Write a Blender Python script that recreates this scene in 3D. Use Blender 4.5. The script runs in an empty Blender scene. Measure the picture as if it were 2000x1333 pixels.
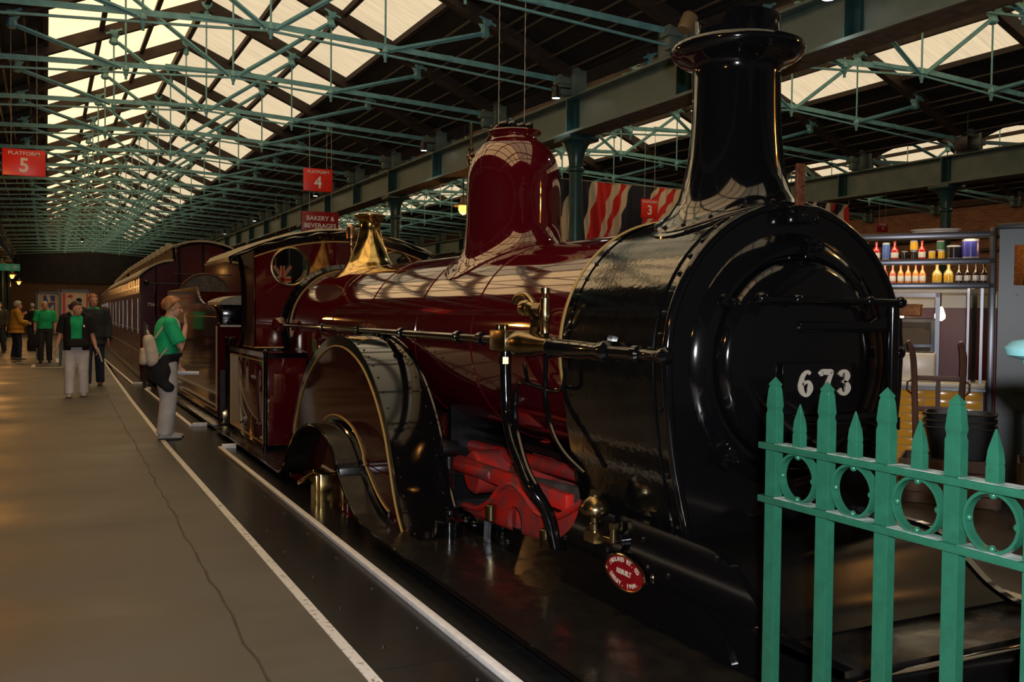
import bpy, bmesh, math, random
from math import sin, cos, pi, radians, sqrt, atan2, hypot
from mathutils import Vector, Matrix, Euler
from mathutils.geometry import tessellate_polygon
random.seed(7)
scene = bpy.context.scene
COL = scene.collection

# ------------------------------------------------------------------ camera
F_PX, CAM_H = 1850.0, 1.5
YAW, PITCH, ROLL = radians(26.198), radians(1.64), radians(0.6)
fw = Vector((sin(YAW) * cos(PITCH), cos(YAW) * cos(PITCH), -sin(PITCH)))
r0 = Vector((cos(YAW), -sin(YAW), 0)); u0 = r0.cross(fw)
rt = r0 * cos(ROLL) + u0 * sin(ROLL); up = -r0 * sin(ROLL) + u0 * cos(ROLL)
cd = bpy.data.cameras.new('camera'); cam = bpy.data.objects.new('camera', cd); COL.objects.link(cam)
cd.sensor_width = 36.0; cd.lens = 36.0 * F_PX / 2000.0; cd.clip_start = 0.05; cd.clip_end = 300
m = Matrix((rt, up, -fw)).transposed().to_4x4(); m.translation = (0, 0, CAM_H); cam.matrix_world = m
scene.camera = cam

# ------------------------------------------------------------------ world, exposure, flash
w = bpy.data.worlds.new('world'); scene.world = w; w.use_nodes = True
w.node_tree.nodes['Background'].inputs[0].default_value = (0.5, 0.42, 0.32, 1)
w.node_tree.nodes['Background'].inputs[1].default_value = 0.05
scene.view_settings.view_transform = 'Standard'; scene.view_settings.look = 'None'
scene.cycles.max_bounces = 6; scene.cycles.diffuse_bounces = 2; scene.cycles.glossy_bounces = 3; scene.cycles.transmission_bounces = 5; scene.cycles.caustics_reflective = False; scene.cycles.caustics_refractive = False
scene.cycles.use_adaptive_sampling = True; scene.cycles.adaptive_threshold = 0.03; scene.cycles.sample_clamp_indirect = 4.0
scene.view_settings.exposure = 0.50; scene.view_settings.gamma = 1.0
SKY_LEFT, SKY_RIGHT = 1.36, 0.60          # daylight through the dirty roof glazing, brighter on the sunward slope
def lamp(name, kind, loc, color, energy, size=0.05, rot=(0, 0, 0), spot=None):
    d = bpy.data.lights.new(name, kind); d.color = color; d.energy = energy
    if kind == 'AREA': d.size = size
    else: d.shadow_soft_size = size
    if spot: d.spot_size = spot; d.spot_blend = 0.6
    o = bpy.data.objects.new(name, d); COL.objects.link(o); o.location = loc; o.rotation_euler = rot
    return o
fl = lamp('camera_flash', 'AREA', (0.03, -0.05, CAM_H + 0.12), (0.93, 0.95, 1.0), 135.0, 0.05)
fl.data.shape = 'DISK'; fl.matrix_world = Matrix.Translation(fl.location) @ m.to_3x3().to_4x4()

# ------------------------------------------------------------------ materials
M = {}
def mat(name, col, rough=0.5, metal=0.0, coat=0.0, spec=0.5, ior=1.5, coat_ior=1.5, emit=None, estr=0.0, var=0.0, vscale=5.0, bump=0.0, bscale=40.0,
        col2=None, rvar=0.0, trans=0.0, stretch=(1, 1, 1), detail=2.0, alpha=1.0, stint=(1, 1, 1)):
    mt = bpy.data.materials.new(name); mt.use_nodes = True; nt = mt.node_tree; b = nt.nodes['Principled BSDF']
    b.inputs['Base Color'].default_value = (*col, 1); b.inputs['Roughness'].default_value = rough; b.inputs['Metallic'].default_value = metal
    b.inputs['Coat Weight'].default_value = coat; b.inputs['Coat Roughness'].default_value = min(rough, 0.06); b.inputs['Coat IOR'].default_value = coat_ior
    b.inputs['Specular IOR Level'].default_value = spec; b.inputs['IOR'].default_value = ior; b.inputs['Transmission Weight'].default_value = trans
    b.inputs['Alpha'].default_value = alpha; b.inputs['Specular Tint'].default_value = (*stint, 1)
    if emit: b.inputs['Emission Color'].default_value = (*emit, 1); b.inputs['Emission Strength'].default_value = estr
    if var or bump or rvar or col2:
        tc = nt.nodes.new('ShaderNodeTexCoord'); mp = nt.nodes.new('ShaderNodeMapping'); mp.inputs['Scale'].default_value = stretch
        nt.links.new(tc.outputs['Object'], mp.inputs[0])
        n = nt.nodes.new('ShaderNodeTexNoise'); n.inputs['Scale'].default_value = vscale; n.inputs['Detail'].default_value = detail
        nt.links.new(mp.outputs[0], n.inputs['Vector'])
        if var or col2:
            cr = nt.nodes.new('ShaderNodeValToRGB'); c2 = col2 or tuple(c * (1 - var) for c in col)
            cr.color_ramp.elements[0].color = (*c2, 1); cr.color_ramp.elements[1].color = (*(tuple(c * (1 + var) for c in col) if not col2 else col), 1)
            cr.color_ramp.elements[0].position = 0.35; cr.color_ramp.elements[1].position = 0.65
            nt.links.new(n.outputs[0], cr.inputs[0]); nt.links.new(cr.outputs[0], b.inputs['Base Color'])
            if emit: nt.links.new(cr.outputs[0], b.inputs['Emission Color'])
        if rvar:
            mr = nt.nodes.new('ShaderNodeMapRange'); mr.inputs[1].default_value = 0.3; mr.inputs[2].default_value = 0.7
            mr.inputs[3].default_value = max(0.02, rough - rvar); mr.inputs[4].default_value = rough + rvar
            nt.links.new(n.outputs[0], mr.inputs[0]); nt.links.new(mr.outputs[0], b.inputs['Roughness'])
        if bump:
            n2 = nt.nodes.new('ShaderNodeTexNoise'); n2.inputs['Scale'].default_value = bscale; n2.inputs['Detail'].default_value = 2
            nt.links.new(mp.outputs[0], n2.inputs['Vector'])
            bp = nt.nodes.new('ShaderNodeBump'); bp.inputs['Strength'].default_value = bump; bp.inputs['Distance'].default_value = 0.01
            nt.links.new(n2.outputs[0], bp.inputs['Height']); nt.links.new(bp.outputs[0], b.inputs['Normal'])
    M[name] = mt
    return mt
mat('black', (0.003, 0.003, 0.0035), 0.10, spec=0.3, coat=1.0, coat_ior=1.42, bump=0.02, bscale=9)
mat('black_smokebox', (0.004, 0.004, 0.004), 0.085, ior=1.85, stint=(1.0, 1.0, 0.92), bump=0.06, bscale=30, stretch=(3, 1, 1), var=0.3, vscale=12)
mat('apron', (0.004, 0.004, 0.004), 0.22, spec=0.10, bump=0.03, bscale=20)
mat('black_dull', (0.005, 0.005, 0.006), 0.35, var=0.4, vscale=8)
mat('plate_black', (0.006, 0.006, 0.006), 0.22, col2=(0.018, 0.015, 0.011), vscale=9, rvar=0.1, bump=0.03, bscale=60)
mat('maroon', (0.070, 0.0022, 0.0055), 0.05, ior=2.1, stint=(1.0, 0.92, 0.76), bump=0.012, bscale=7)
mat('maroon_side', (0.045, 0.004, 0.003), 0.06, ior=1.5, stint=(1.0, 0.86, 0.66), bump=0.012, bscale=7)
mat('coach_red', (0.045, 0.004, 0.006), 0.14, coat=0.6)
mat('coach_side', (0.075, 0.016, 0.006), 0.22, spec=0.5, stint=(1.0, 0.6, 0.35))
mat('brass', (0.62, 0.44, 0.16), 0.16, metal=1.0, var=0.2, vscale=9, rvar=0.06)
mat('brass_dull', (0.33, 0.25, 0.13), 0.24, metal=1.0, var=0.12, vscale=8)
mat('copper', (0.42, 0.25, 0.13), 0.25, metal=1.0)
mat('steel', (0.42, 0.42, 0.42), 0.25, metal=1.0, var=0.1, vscale=20)
mat('steel_dark', (0.10, 0.10, 0.11), 0.3, metal=1.0)
mat('cream_line', (0.45, 0.28, 0.08), 0.35)
mat('red_frame', (0.62, 0.018, 0.010), 0.38, col2=(0.16, 0.05, 0.045), vscale=6, bump=0.1, bscale=30)
mat('dusty_grey', (0.06, 0.055, 0.05), 0.7, var=0.4, vscale=15)
mat('canvas', (0.34, 0.30, 0.22), 0.85, var=0.15, vscale=12, bump=0.25, bscale=10)
mat('rust_bar', (0.05, 0.018, 0.01), 0.35, col2=(0.12, 0.035, 0.015), vscale=40, bump=0.7, bscale=70)
mat('tarmac', (0.128, 0.116, 0.094), 0.5, col2=(0.078, 0.066, 0.046), vscale=1.1, rvar=0.17, bump=0.06, bscale=120, stretch=(0.5, 1.0, 1), detail=8)
mat('floor_black', (0.011, 0.011, 0.011), 0.24, var=0.15, vscale=14)
mat('floor_far', (0.035, 0.025, 0.018), 0.35, var=0.3, vscale=2, rvar=0.1)
mat('white_line', (0.80, 0.78, 0.72), 0.6, col2=(0.16, 0.14, 0.11), vscale=28, detail=8)
M['tarmac'].node_tree.nodes['Color Ramp'].color_ramp.elements[0].position = 0.41; M['tarmac'].node_tree.nodes['Color Ramp'].color_ramp.elements[1].position = 0.60
M['white_line'].node_tree.nodes['Color Ramp'].color_ramp.elements[0].position = 0.30
M['white_line'].node_tree.nodes['Color Ramp'].color_ramp.elements[1].position = 0.44
mat('white_kerb', (0.82, 0.80, 0.76), 0.5, var=0.08, vscale=20)
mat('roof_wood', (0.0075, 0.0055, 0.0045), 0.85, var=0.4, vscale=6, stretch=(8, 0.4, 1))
mat('rafter', (0.030, 0.018, 0.011), 0.8, var=0.3, vscale=5)
mat('iron_green', (0.135, 0.32, 0.33), 0.5, var=0.15, vscale=7)
mat('girder_green', (0.125, 0.165, 0.135), 0.42, col2=(0.07, 0.115, 0.10), vscale=3.0, rvar=0.1, bump=0.05, bscale=25)
mat('girder_dust', (0.10, 0.07, 0.045), 0.9, var=0.3, vscale=10)
mat('column_teal', (0.012, 0.045, 0.045), 0.30, var=0.2, vscale=6)
mat('conduit', (0.035, 0.026, 0.02), 0.6)
mat('fence_green', (0.012, 0.074, 0.043), 0.22, var=0.08, vscale=30, bump=0.05, bscale=60)
mat('fence_dust', (0.35, 0.38, 0.36), 0.9, col2=(0.05, 0.14, 0.10), vscale=25)
mat('sign_red', (0.75, 0.028, 0.014), 0.35, var=0.06, vscale=8)
mat('sign_maroon', (0.22, 0.006, 0.008), 0.3)
mat('letter_white', (0.75, 0.72, 0.66), 0.5)
mat('letter_cream', (0.62, 0.56, 0.42), 0.4)
mat('crack', (0.045, 0.037, 0.026), 0.6)
mat('number_brass', (0.68, 0.62, 0.50), 0.35, metal=0.4)
mat('rope', (0.30, 0.28, 0.23), 0.8)
mat('plate_red', (0.26, 0.003, 0.008), 0.3, coat=0.5)
mat('navy_cloth', (0.016, 0.017, 0.026), 0.9)
mat('cream_cloth', (0.62, 0.50, 0.33), 0.9)
mat('red_cloth', (0.56, 0.02, 0.015), 0.9)
mat('glass', (0.9, 0.95, 0.93), 0.02, trans=1.0, ior=1.45)
mat('glass_dark', (0.03, 0.012, 0.006), 0.15, stint=(1.0, 0.6, 0.35))
mat('wall_dark', (0.012, 0.012, 0.012), 0.9, var=0.3, vscale=3)
mat('wall_far', (0.085, 0.048, 0.026), 0.85, var=0.15, vscale=2)
mat('bulb_warm', (1, 0.6, 0.2), 0.3, emit=(1.0, 0.42, 0.06), estr=2.6)
mat('bulb_cream', (1, 0.8, 0.5), 0.3, emit=(1.0, 0.72, 0.38), estr=6.0)
mat('bulb_white', (1, 1, 1), 0.3, emit=(0.95, 0.95, 1.0), estr=8.0)
for _n in ('bulb_warm', 'bulb_cream', 'bulb_white'): M[_n].cycles.emission_sampling = 'NONE'
mat('shade_enamel', (0.25, 0.17, 0.08), 0.35)
mat('skin', (0.70, 0.37, 0.25), 0.5, var=0.06, vscale=12)
mat('shirt_green', (0.010, 0.52, 0.20), 0.8, var=0.15, vscale=9, bump=0.25, bscale=9)
mat('cloth_black', (0.010, 0.010, 0.012), 0.85, var=0.2, vscale=10, bump=0.3, bscale=12)
mat('cloth_slate', (0.025, 0.030, 0.034), 0.85, bump=0.3, bscale=12)
mat('cloth_grey', (0.58, 0.55, 0.52), 0.85, var=0.12, vscale=8, bump=0.4, bscale=7)
mat('cloth_pale', (0.78, 0.78, 0.84), 0.85, var=0.1, vscale=8, bump=0.4, bscale=7)
mat('jeans', (0.022, 0.032, 0.055), 0.85, var=0.2, vscale=10, bump=0.2, bscale=12)
mat('trousers_dark', (0.035, 0.034, 0.036), 0.85, var=0.1, vscale=10)
mat('coat_ochre', (0.70, 0.34, 0.04), 0.8, var=0.12, vscale=7, bump=0.2, bscale=9)
mat('backpack_beige', (0.60, 0.50, 0.37), 0.8, var=0.12, vscale=12, bump=0.2, bscale=14)
mat('hair_ginger', (0.62, 0.30, 0.12), 0.6, col2=(0.24, 0.075, 0.025), vscale=18, stretch=(1, 1, 0.4), bump=0.6, bscale=40)
mat('hair_brown', (0.10, 0.055, 0.03), 0.6, col2=(0.045, 0.022, 0.012), vscale=18, bump=0.6, bscale=40)
mat('hair_white', (0.55, 0.52, 0.47), 0.7, var=0.15, vscale=18, bump=0.6, bscale=40)
mat('shoe_grey', (0.48, 0.46, 0.44), 0.5); mat('shoe_brown', (0.10, 0.045, 0.02), 0.5); mat('shoe_dark', (0.02, 0.018, 0.016), 0.5); mat('sole', (0.02, 0.02, 0.02), 0.7)
mat('paper', (0.75, 0.75, 0.75), 0.7); mat('eye', (0.02, 0.015, 0.012), 0.2); mat('lip', (0.30, 0.07, 0.055), 0.5)
mat('tile_yellow', (0.80, 0.40, 0.04), 0.18, var=0.16, vscale=4, coat=0.5); mat('grout', (0.45, 0.42, 0.36), 0.9)
mat('counter_white', (0.62, 0.58, 0.50), 0.35); mat('till_cream', (0.70, 0.64, 0.54), 0.3)
mat('stall_grey', (0.035, 0.045, 0.042), 0.35, var=0.06, vscale=6); mat('stall_red', (0.12, 0.007, 0.006), 0.4)
mat('shelf_steel', (0.10, 0.10, 0.115), 0.3, metal=0.9); mat('cardboard', (0.12, 0.09, 0.065), 0.8, var=0.2, vscale=4); mat('wicker', (0.28, 0.12, 0.05), 0.7, var=0.3, vscale=40)
mat('wood_barrow', (0.105, 0.05, 0.030), 0.55, var=0.3, vscale=6, stretch=(1, 1, 0.3), bump=0.15, bscale=30)
mat('wood_crate', (0.09, 0.052, 0.033), 0.75, var=0.35, vscale=5); mat('crate_black', (0.006, 0.006, 0.006), 0.45)
mat('poster_blue', (0.035, 0.045, 0.23), 0.5); mat('poster_cream', (0.55, 0.48, 0.36), 0.5); mat('poster_yellow', (0.50, 0.36, 0.10), 0.5)
mat('poster_red', (0.55, 0.05, 0.03), 0.5); mat('poster_frame', (0.055, 0.085, 0.13), 0.4)
mat('exit_green', (0.02, 0.16, 0.085), 0.5, emit=(0.02, 0.16, 0.085), estr=0.25)
for nm, c in dict(red=(0.42, 0.012, 0.012), green=(0.03, 0.30, 0.02), orange=(0.62, 0.22, 0.05), pink=(0.55, 0.14, 0.09), cola=(0.012, 0.005, 0.004), blue=(0.06, 0.06, 0.32),
                  lblue=(0.07, 0.14, 0.40), yellow=(0.62, 0.36, 0.03), black=(0.012, 0.012, 0.012), white=(0.65, 0.62, 0.58), lemon=(0.50, 0.36, 0.12), silver=(0.4, 0.4, 0.42), dgreen=(0.03, 0.10, 0.05)).items():
    mat('p_' + nm, c, 0.2, coat=0.4)
def brick_mat():
    mt = mat('brick', (0.2, 0.08, 0.04), 0.85); nt = mt.node_tree; b = nt.nodes['Principled BSDF']
    tc = nt.nodes.new('ShaderNodeTexCoord'); mp = nt.nodes.new('ShaderNodeMapping'); mp.inputs['Rotation'].default_value = (0, pi / 2, pi / 2)
    br = nt.nodes.new('ShaderNodeTexBrick'); br.inputs['Color1'].default_value = (0.26, 0.10, 0.045, 1); br.inputs['Color2'].default_value = (0.17, 0.062, 0.03, 1)
    br.inputs['Mortar'].default_value = (0.20, 0.14, 0.09, 1); br.inputs['Scale'].default_value = 1.0; br.inputs['Brick Width'].default_value = 0.225; br.inputs['Row Height'].default_value = 0.075
    br.inputs['Mortar Size'].default_value = 0.008
    sx = nt.nodes.new('ShaderNodeSeparateXYZ'); cx = nt.nodes.new('ShaderNodeCombineXYZ')
    nt.links.new(tc.outputs['Object'], sx.inputs[0]); nt.links.new(sx.outputs[1], cx.inputs[0]); nt.links.new(sx.outputs[2], cx.inputs[1])
    nt.links.new(cx.outputs[0], br.inputs['Vector']); nt.links.new(br.outputs[0], b.inputs['Base Color'])
brick_mat()
def sky_mat(name, col, strength):       # dirty translucent roof glass with daylight behind it
    mt = bpy.data.materials.new(name); mt.use_nodes = True; nt = mt.node_tree; b = nt.nodes['Principled BSDF']
    tc = nt.nodes.new('ShaderNodeTexCoord'); mp = nt.nodes.new('ShaderNodeMapping'); mp.inputs['Scale'].default_value = (0.7, 9, 0.7)
    nt.links.new(tc.outputs['Object'], mp.inputs[0])
    n = nt.nodes.new('ShaderNodeTexNoise'); n.inputs['Scale'].default_value = 2.2; n.inputs['Detail'].default_value = 6; nt.links.new(mp.outputs[0], n.inputs['Vector'])
    cr = nt.nodes.new('ShaderNodeValToRGB'); cr.color_ramp.elements[0].color = (*(c * 0.80 for c in col), 1); cr.color_ramp.elements[1].color = (*col, 1)
    cr.color_ramp.elements[0].position = 0.3; cr.color_ramp.elements[1].position = 0.6
    nt.links.new(n.outputs[0], cr.inputs[0]); nt.links.new(cr.outputs[0], b.inputs['Emission Color']); b.inputs['Emission Strength'].default_value = strength
    b.inputs['Base Color'].default_value = (0.1, 0.09, 0.07, 1); b.inputs['Roughness'].default_value = 0.6
    M[name] = mt
sky_mat('sky_glass_left', (1.0, 0.67, 0.35), SKY_LEFT); sky_mat('sky_glass_right', (1.0, 0.79, 0.50), SKY_RIGHT)

# ------------------------------------------------------------------ geometry helpers
def finish(me, smooth):
    if smooth:
        me.shade_smooth()
        if smooth is not True or True: me.set_sharp_from_angle(angle=radians(smooth if smooth is not True else 38))
def link(name, me, parent=None, local=False):
    o = bpy.data.objects.new(name, me); COL.objects.link(o)
    if parent is not None:
        o.parent = parent
        if not local and parent.parent is None: o.location = -parent.location
    return o
def empty(name, loc=(0, 0, 0), rz=0.0):
    o = bpy.data.objects.new(name, None); COL.objects.link(o); o.location = loc; o.rotation_euler = (0, 0, rz); o.empty_display_size = 0.1
    return o
def tag(o, label, cat=None, group=None, kind=None):
    if label: o['label'] = label
    if cat: o['category'] = cat
    if group: o['group'] = group
    if kind: o['kind'] = kind
    return o
class G:
    def __init__(s): s.v = []; s.f = []; s.mi = []; s.cur = 0
    def add(s, vs, fs):
        b = len(s.v); s.v += [tuple(v) for v in vs]
        for f in fs: s.f.append([i + b for i in f]); s.mi.append(s.cur)
        return s
    def box(s, x0, x1, y0, y1, z0, z1):
        return s.add([(x0, y0, z0), (x1, y0, z0), (x1, y1, z0), (x0, y1, z0), (x0, y0, z1), (x1, y0, z1), (x1, y1, z1), (x0, y1, z1)],
                     [(3, 2, 1, 0), (4, 5, 6, 7), (0, 1, 5, 4), (1, 2, 6, 5), (2, 3, 7, 6), (3, 0, 4, 7)])
    def bar(s, p, q, w, h, upv=(0, 0, 1)):
        p = Vector(p); q = Vector(q); d = (q - p).normalized(); u = Vector(upv)
        if abs(d.dot(u)) > 0.98: u = Vector((1, 0, 0))
        a = d.cross(u).normalized() * w / 2; b = a.cross(d).normalized() * h / 2
        return s.add([p - a - b, p + a - b, p + a + b, p - a + b, q - a - b, q + a - b, q + a + b, q - a + b],
                     [(0, 1, 2, 3), (7, 6, 5, 4), (4, 5, 1, 0), (5, 6, 2, 1), (6, 7, 3, 2), (7, 4, 0, 3)])
    def loft(s, rings, cap0=True, cap1=True, closed=True):
        n = len(rings[0]); vs = [p for r in rings for p in r]; fs = []
        for i in range(len(rings) - 1):
            for j in range(n if closed else n - 1):
                k = (j + 1) % n; fs.append((i * n + j, i * n + k, (i + 1) * n + k, (i + 1) * n + j))
        if cap0: fs.append(tuple(reversed(range(n))))
        if cap1: fs.append(tuple((len(rings) - 1) * n + j for j in range(n)))
        return s.add(vs, fs)
    def tube(s, pts, r, n=10, cap=True, sx=1.0):
        pts = [Vector(p) for p in pts]; rs = r if isinstance(r, (list, tuple)) else [r] * len(pts); rings = []; a = None
        for i, p in enumerate(pts):
            d = (pts[min(i + 1, len(pts) - 1)] - pts[max(i - 1, 0)]).normalized()
            if a is None:
                u = Vector((0, 0, 1)) if abs(d.z) < 0.9 else Vector((0, 1, 0)); a = d.cross(u).normalized()
            else: a = (a - d * a.dot(d)).normalized()
            b = d.cross(a)
            rings.append([p + a * cos(t) * rs[i] * sx + b * sin(t) * rs[i] for t in [2 * pi * k / n for k in range(n)]])
        return s.loft(rings, cap, cap)
    def lathe(s, prof, c=(0, 0, 0), axis='Z', n=32, cap0=True, cap1=True):
        rings = []
        for r, h in prof:
            ring = []
            for k in range(n):
                t = 2 * pi * k / n; a, b = r * cos(t), r * sin(t)
                p = {'Z': (a, b, h), 'Y': (a, h, -b), 'X': (h, a, b)}[axis]
                ring.append((c[0] + p[0], c[1] + p[1], c[2] + p[2]))
            rings.append(ring)
        return s.loft(rings, cap0, cap1)
    def sphere(s, c, r, n=12, m=8, sc=(1, 1, 1)):
        prof = [(max(1e-4, sin(pi * i / m)) * r, -cos(pi * i / m) * r) for i in range(m + 1)]
        b = len(s.v); s.lathe(prof, (0, 0, 0), 'Z', n)
        for i in range(b, len(s.v)):
            v = s.v[i]; s.v[i] = (c[0] + v[0] * sc[0], c[1] + v[1] * sc[1], c[2] + v[2] * sc[2])
        return s
    def prism(s, poly, axis, a, b, holes=()):
        def P(p, h): return {'X': (h, p[0], p[1]), 'Y': (p[0], h, p[1]), 'Z': (p[0], p[1], h)}[axis]
        loops = [list(poly)] + [list(h) for h in holes]; allp = [p for l in loops for p in l]; n = len(allp)
        tri = tessellate_polygon([[Vector((p[0], p[1], 0)) for p in l] for l in loops])
        vs = [P(p, a) for p in allp] + [P(p, b) for p in allp]
        fs = [t for t in tri] + [tuple(i + n for i in reversed(t)) for t in tri]
        o = 0
        for l in loops:
            k = len(l)
            for i in range(k): j = (i + 1) % k; fs.append((o + i, o + j, o + j + n, o + i + n))
            o += k
        return s.add(vs, fs)
    def xf(s, mtx, start=0):
        for i in range(start, len(s.v)): s.v[i] = tuple(mtx @ Vector(s.v[i]))
        return s
    def mesh(s, name, mats, smooth=38, bevel=0.0, seg=2):
        me = bpy.data.meshes.new(name); me.from_pydata(s.v, [], s.f)
        mats = mats if isinstance(mats, (list, tuple)) else [mats]
        for x in mats: me.materials.append(M[x])
        if len(mats) > 1: me.polygons.foreach_set('material_index', s.mi)
        bm = bmesh.new(); bm.from_mesh(me); bmesh.ops.recalc_face_normals(bm, faces=bm.faces)
        if bevel:
            es = [e for e in bm.edges if len(e.link_faces) == 2 and e.calc_face_angle(0) > radians(40)]
            bmesh.ops.bevel(bm, geom=es, offset=bevel, segments=seg, affect='EDGES', profile=0.5, clamp_overlap=True)
        bm.to_mesh(me); bm.free(); finish(me, smooth)
        return me
    def o(s, name, mats, parent=None, smooth=38, bevel=0.0, local=False, label=None):
        ob = link(name, s.mesh(name, mats, smooth, bevel), parent, local)
        if label: ob['label'] = label
        return ob
def dup(root, loc=None, rz=None, label=None, group=None, parent=None):
    r = root.copy(); COL.objects.link(r)
    if parent is not None: r.parent = parent
    if loc is not None: r.location = loc
    if rz is not None: r.rotation_euler = (0, 0, rz)
    if label: r['label'] = label
    if group: r['group'] = group
    for ch in list(root.children):
        c = ch.copy(); COL.objects.link(c); c.parent = r
        for g in list(ch.children):
            d = g.copy(); COL.objects.link(d); d.parent = c
    return r
def arc(cx, cy, rx, ry, a0, a1, n): return [(cx + rx * cos(radians(a0 + (a1 - a0) * i / n)), cy + ry * sin(radians(a0 + (a1 - a0) * i / n))) for i in range(n + 1)]
def spline(pts, n=6):
    out = []; P = [Vector(p) for p in pts]
    for i in range(len(P) - 1):
        a = P[max(i - 1, 0)]; b = P[i]; c = P[i + 1]; d = P[min(i + 2, len(P) - 1)]
        for k in range(n):
            t = k / n
            out.append(tuple(0.5 * ((2 * b) + (c - a) * t + (2 * a - 5 * b + 4 * c - d) * t * t + (3 * b - a - 3 * c + d) * t ** 3)))
    out.append(tuple(P[-1])); return out
def text(body, name, mtx, size, mt, parent=None, extrude=0.004, bold=0.0, local=False, sx=1.0, align='CENTER'):
    cu = bpy.data.curves.new('t', 'FONT'); cu.body = body; cu.size = size; cu.extrude = extrude; cu.offset = bold; cu.align_x = align; cu.align_y = 'CENTER'; cu.resolution_u = 4
    to = bpy.data.objects.new('t', cu); me = bpy.data.meshes.new_from_object(to); bpy.data.objects.remove(to); bpy.data.curves.remove(cu)
    me.transform(mtx @ Matrix.Diagonal((sx, 1, 1, 1))); me.materials.clear(); me.materials.append(M[mt]); me.name = name
    return link(name, me, parent, local)
def face_y(x, y, z): return Matrix.Translation((x, y, z)) @ Matrix.Rotation(pi / 2, 4, 'X')                                  # readable from -Y
def face_x(x, y, z): return Matrix.Translation((x, y, z)) @ Matrix.Rotation(-pi / 2, 4, 'Z') @ Matrix.Rotation(pi / 2, 4, 'X')   # readable from -X
ORD = 'first second third fourth fifth sixth seventh eighth ninth tenth eleventh twelfth thirteenth fourteenth fifteenth sixteenth seventeenth eighteenth nineteenth twentieth'.split()
ORD += ['twenty-' + o for o in ORD[:9]] + ['thirtieth'] + ['thirty-' + o for o in ORD[:9]]
_riv = {}
def rivets(parent, pts, r=0.012, mt='black', name='rivet', normal=(-1, 0, 0), local=False):
    k = (r, mt, name)
    if k not in _riv: g = G(); g.sphere((0, 0, 0), r, 8, 6); _riv[k] = g.mesh(name, mt)
    base = Vector((0, 0, 0)) if (local or parent.parent is not None) else -parent.location
    for p in pts:
        o = bpy.data.objects.new(name, _riv[k]); COL.objects.link(o); o.parent = parent; o.location = base + Vector(p)
# patch sky glass to use world position so every pane differs
for nm in ('sky_glass_left', 'sky_glass_right'):
    nt = M[nm].node_tree; geo = nt.nodes.new('ShaderNodeNewGeometry'); mp = [n for n in nt.nodes if n.type == 'MAPPING'][0]
    nt.links.new(geo.outputs['Position'], mp.inputs[0])

# ------------------------------------------------------------------ floor
EDGE = [(-10, 1.17), (11, 1.17), (17, 1.24), (24, 1.36), (32, 1.52), (45, 1.85), (62, 2.35)]      # platform edge (y, x)
def edge_x(y):
    for (a, b), (c, d) in zip(EDGE, EDGE[1:]):
        if y <= c: return b + (d - b) * (y - a) / (c - a)
    return EDGE[-1][1]
g = G()
ys = [e[0] for e in EDGE]
for (a, b), (c, d) in zip(EDGE, EDGE[1:]):
    g.add([(-2.7, a, 0), (b, a, 0), (d, c, 0), (-2.7, c, 0), (-2.7, a, -0.3), (b, a, -0.3), (d, c, -0.3), (-2.7, c, -0.3)], [(0, 1, 2, 3), (1, 5, 6, 2), (4, 7, 6, 5)])
fl_ = g.o('floor', 'tarmac', smooth=False); tag(fl_, 'worn brown tarmac platform floor beside the engine', kind='structure')
g = G()
for (a, b), (c, d) in zip(EDGE, EDGE[1:]): g.add([(b, a, 0.003), (b + 0.052, a, 0.003), (d + 0.052, c, 0.003), (d, c, 0.003), (b, a, -0.02), (b + 0.052, a, -0.02), (d + 0.052, c, -0.02), (d, c, -0.02)], [(0, 1, 2, 3), (0, 4, 5, 1), (1, 5, 6, 2), (3, 2, 6, 7), (0, 3, 7, 4)])
tag(g.o('trim_1', 'white_line', smooth=False), 'worn white painted line along the platform edge', kind='structure')
g = G(); rq = random.Random(5); crack = [(0.79 + 0.012 * rq.uniform(-1, 1) + 0.0025 * k, 3.0 + 0.22 * k) for k in range(70)]
for (a, b), (c, d) in zip(crack, crack[1:]): g.bar((a, b, 0.0008), (c, d, 0.0008), 0.008 + 0.008 * rq.random(), 0.0024)
tag(g.o('trim_2', 'crack', smooth=False), 'long dark seam in the tarmac along the platform', kind='structure')
# black display floor in separate panels
bf = empty('floor_display', (1.6, 5, 0)); tag(bf, 'glossy black display floor panels between platform line and engine', kind='structure')
pan = [-6.2, -3.6, 1.2, 3.76, 6.3, 8.9, 11.4, 14.0, 16.6, 19.2]
for a, b in zip(pan, pan[1:]):
    x0 = 1.225
    g = G(); g.add([(edge_x(a) + 0.055, a + 0.003, 0), (1.99, a + 0.003, 0), (1.99, b - 0.003, 0), (edge_x(b) + 0.055, b - 0.003, 0), (edge_x(a) + 0.055, a + 0.003, -0.03), (1.99, a + 0.003, -0.03), (1.99, b - 0.003, -0.03), (edge_x(b) + 0.055, b - 0.003, -0.03)],
                   [(0, 1, 2, 3), (7, 6, 5, 4), (0, 4, 5, 1), (1, 5, 6, 2), (2, 6, 7, 3), (3, 7, 4, 0)])
    g.o('floor_panel', 'floor_black', bf, smooth=False)
g = G(); g.box(1.22, 1.985, -6, 19.2, -0.35, -0.012); g.o('floor_bed', 'counter_white', bf, smooth=False)
g = G(); a, b = 19.2, 62
g.add([(edge_x(a) + 0.05, a, -0.002), (1.9, a, -0.002), (2.6, b, -0.002), (edge_x(b) + 0.05, b, -0.002)], [(0, 1, 2, 3)]); g.o('floor_panel', 'floor_black', bf, smooth=False)
rivets(bf, [(1.33 + 0.02 * (i % 2), 3.4 + 0.62 * i, -0.004) for i in range(12)] + [(1.58, 3.5 + 0.7 * i, -0.004) for i in range(11)], 0.011, 'steel_dark', 'floor_stud')
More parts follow.
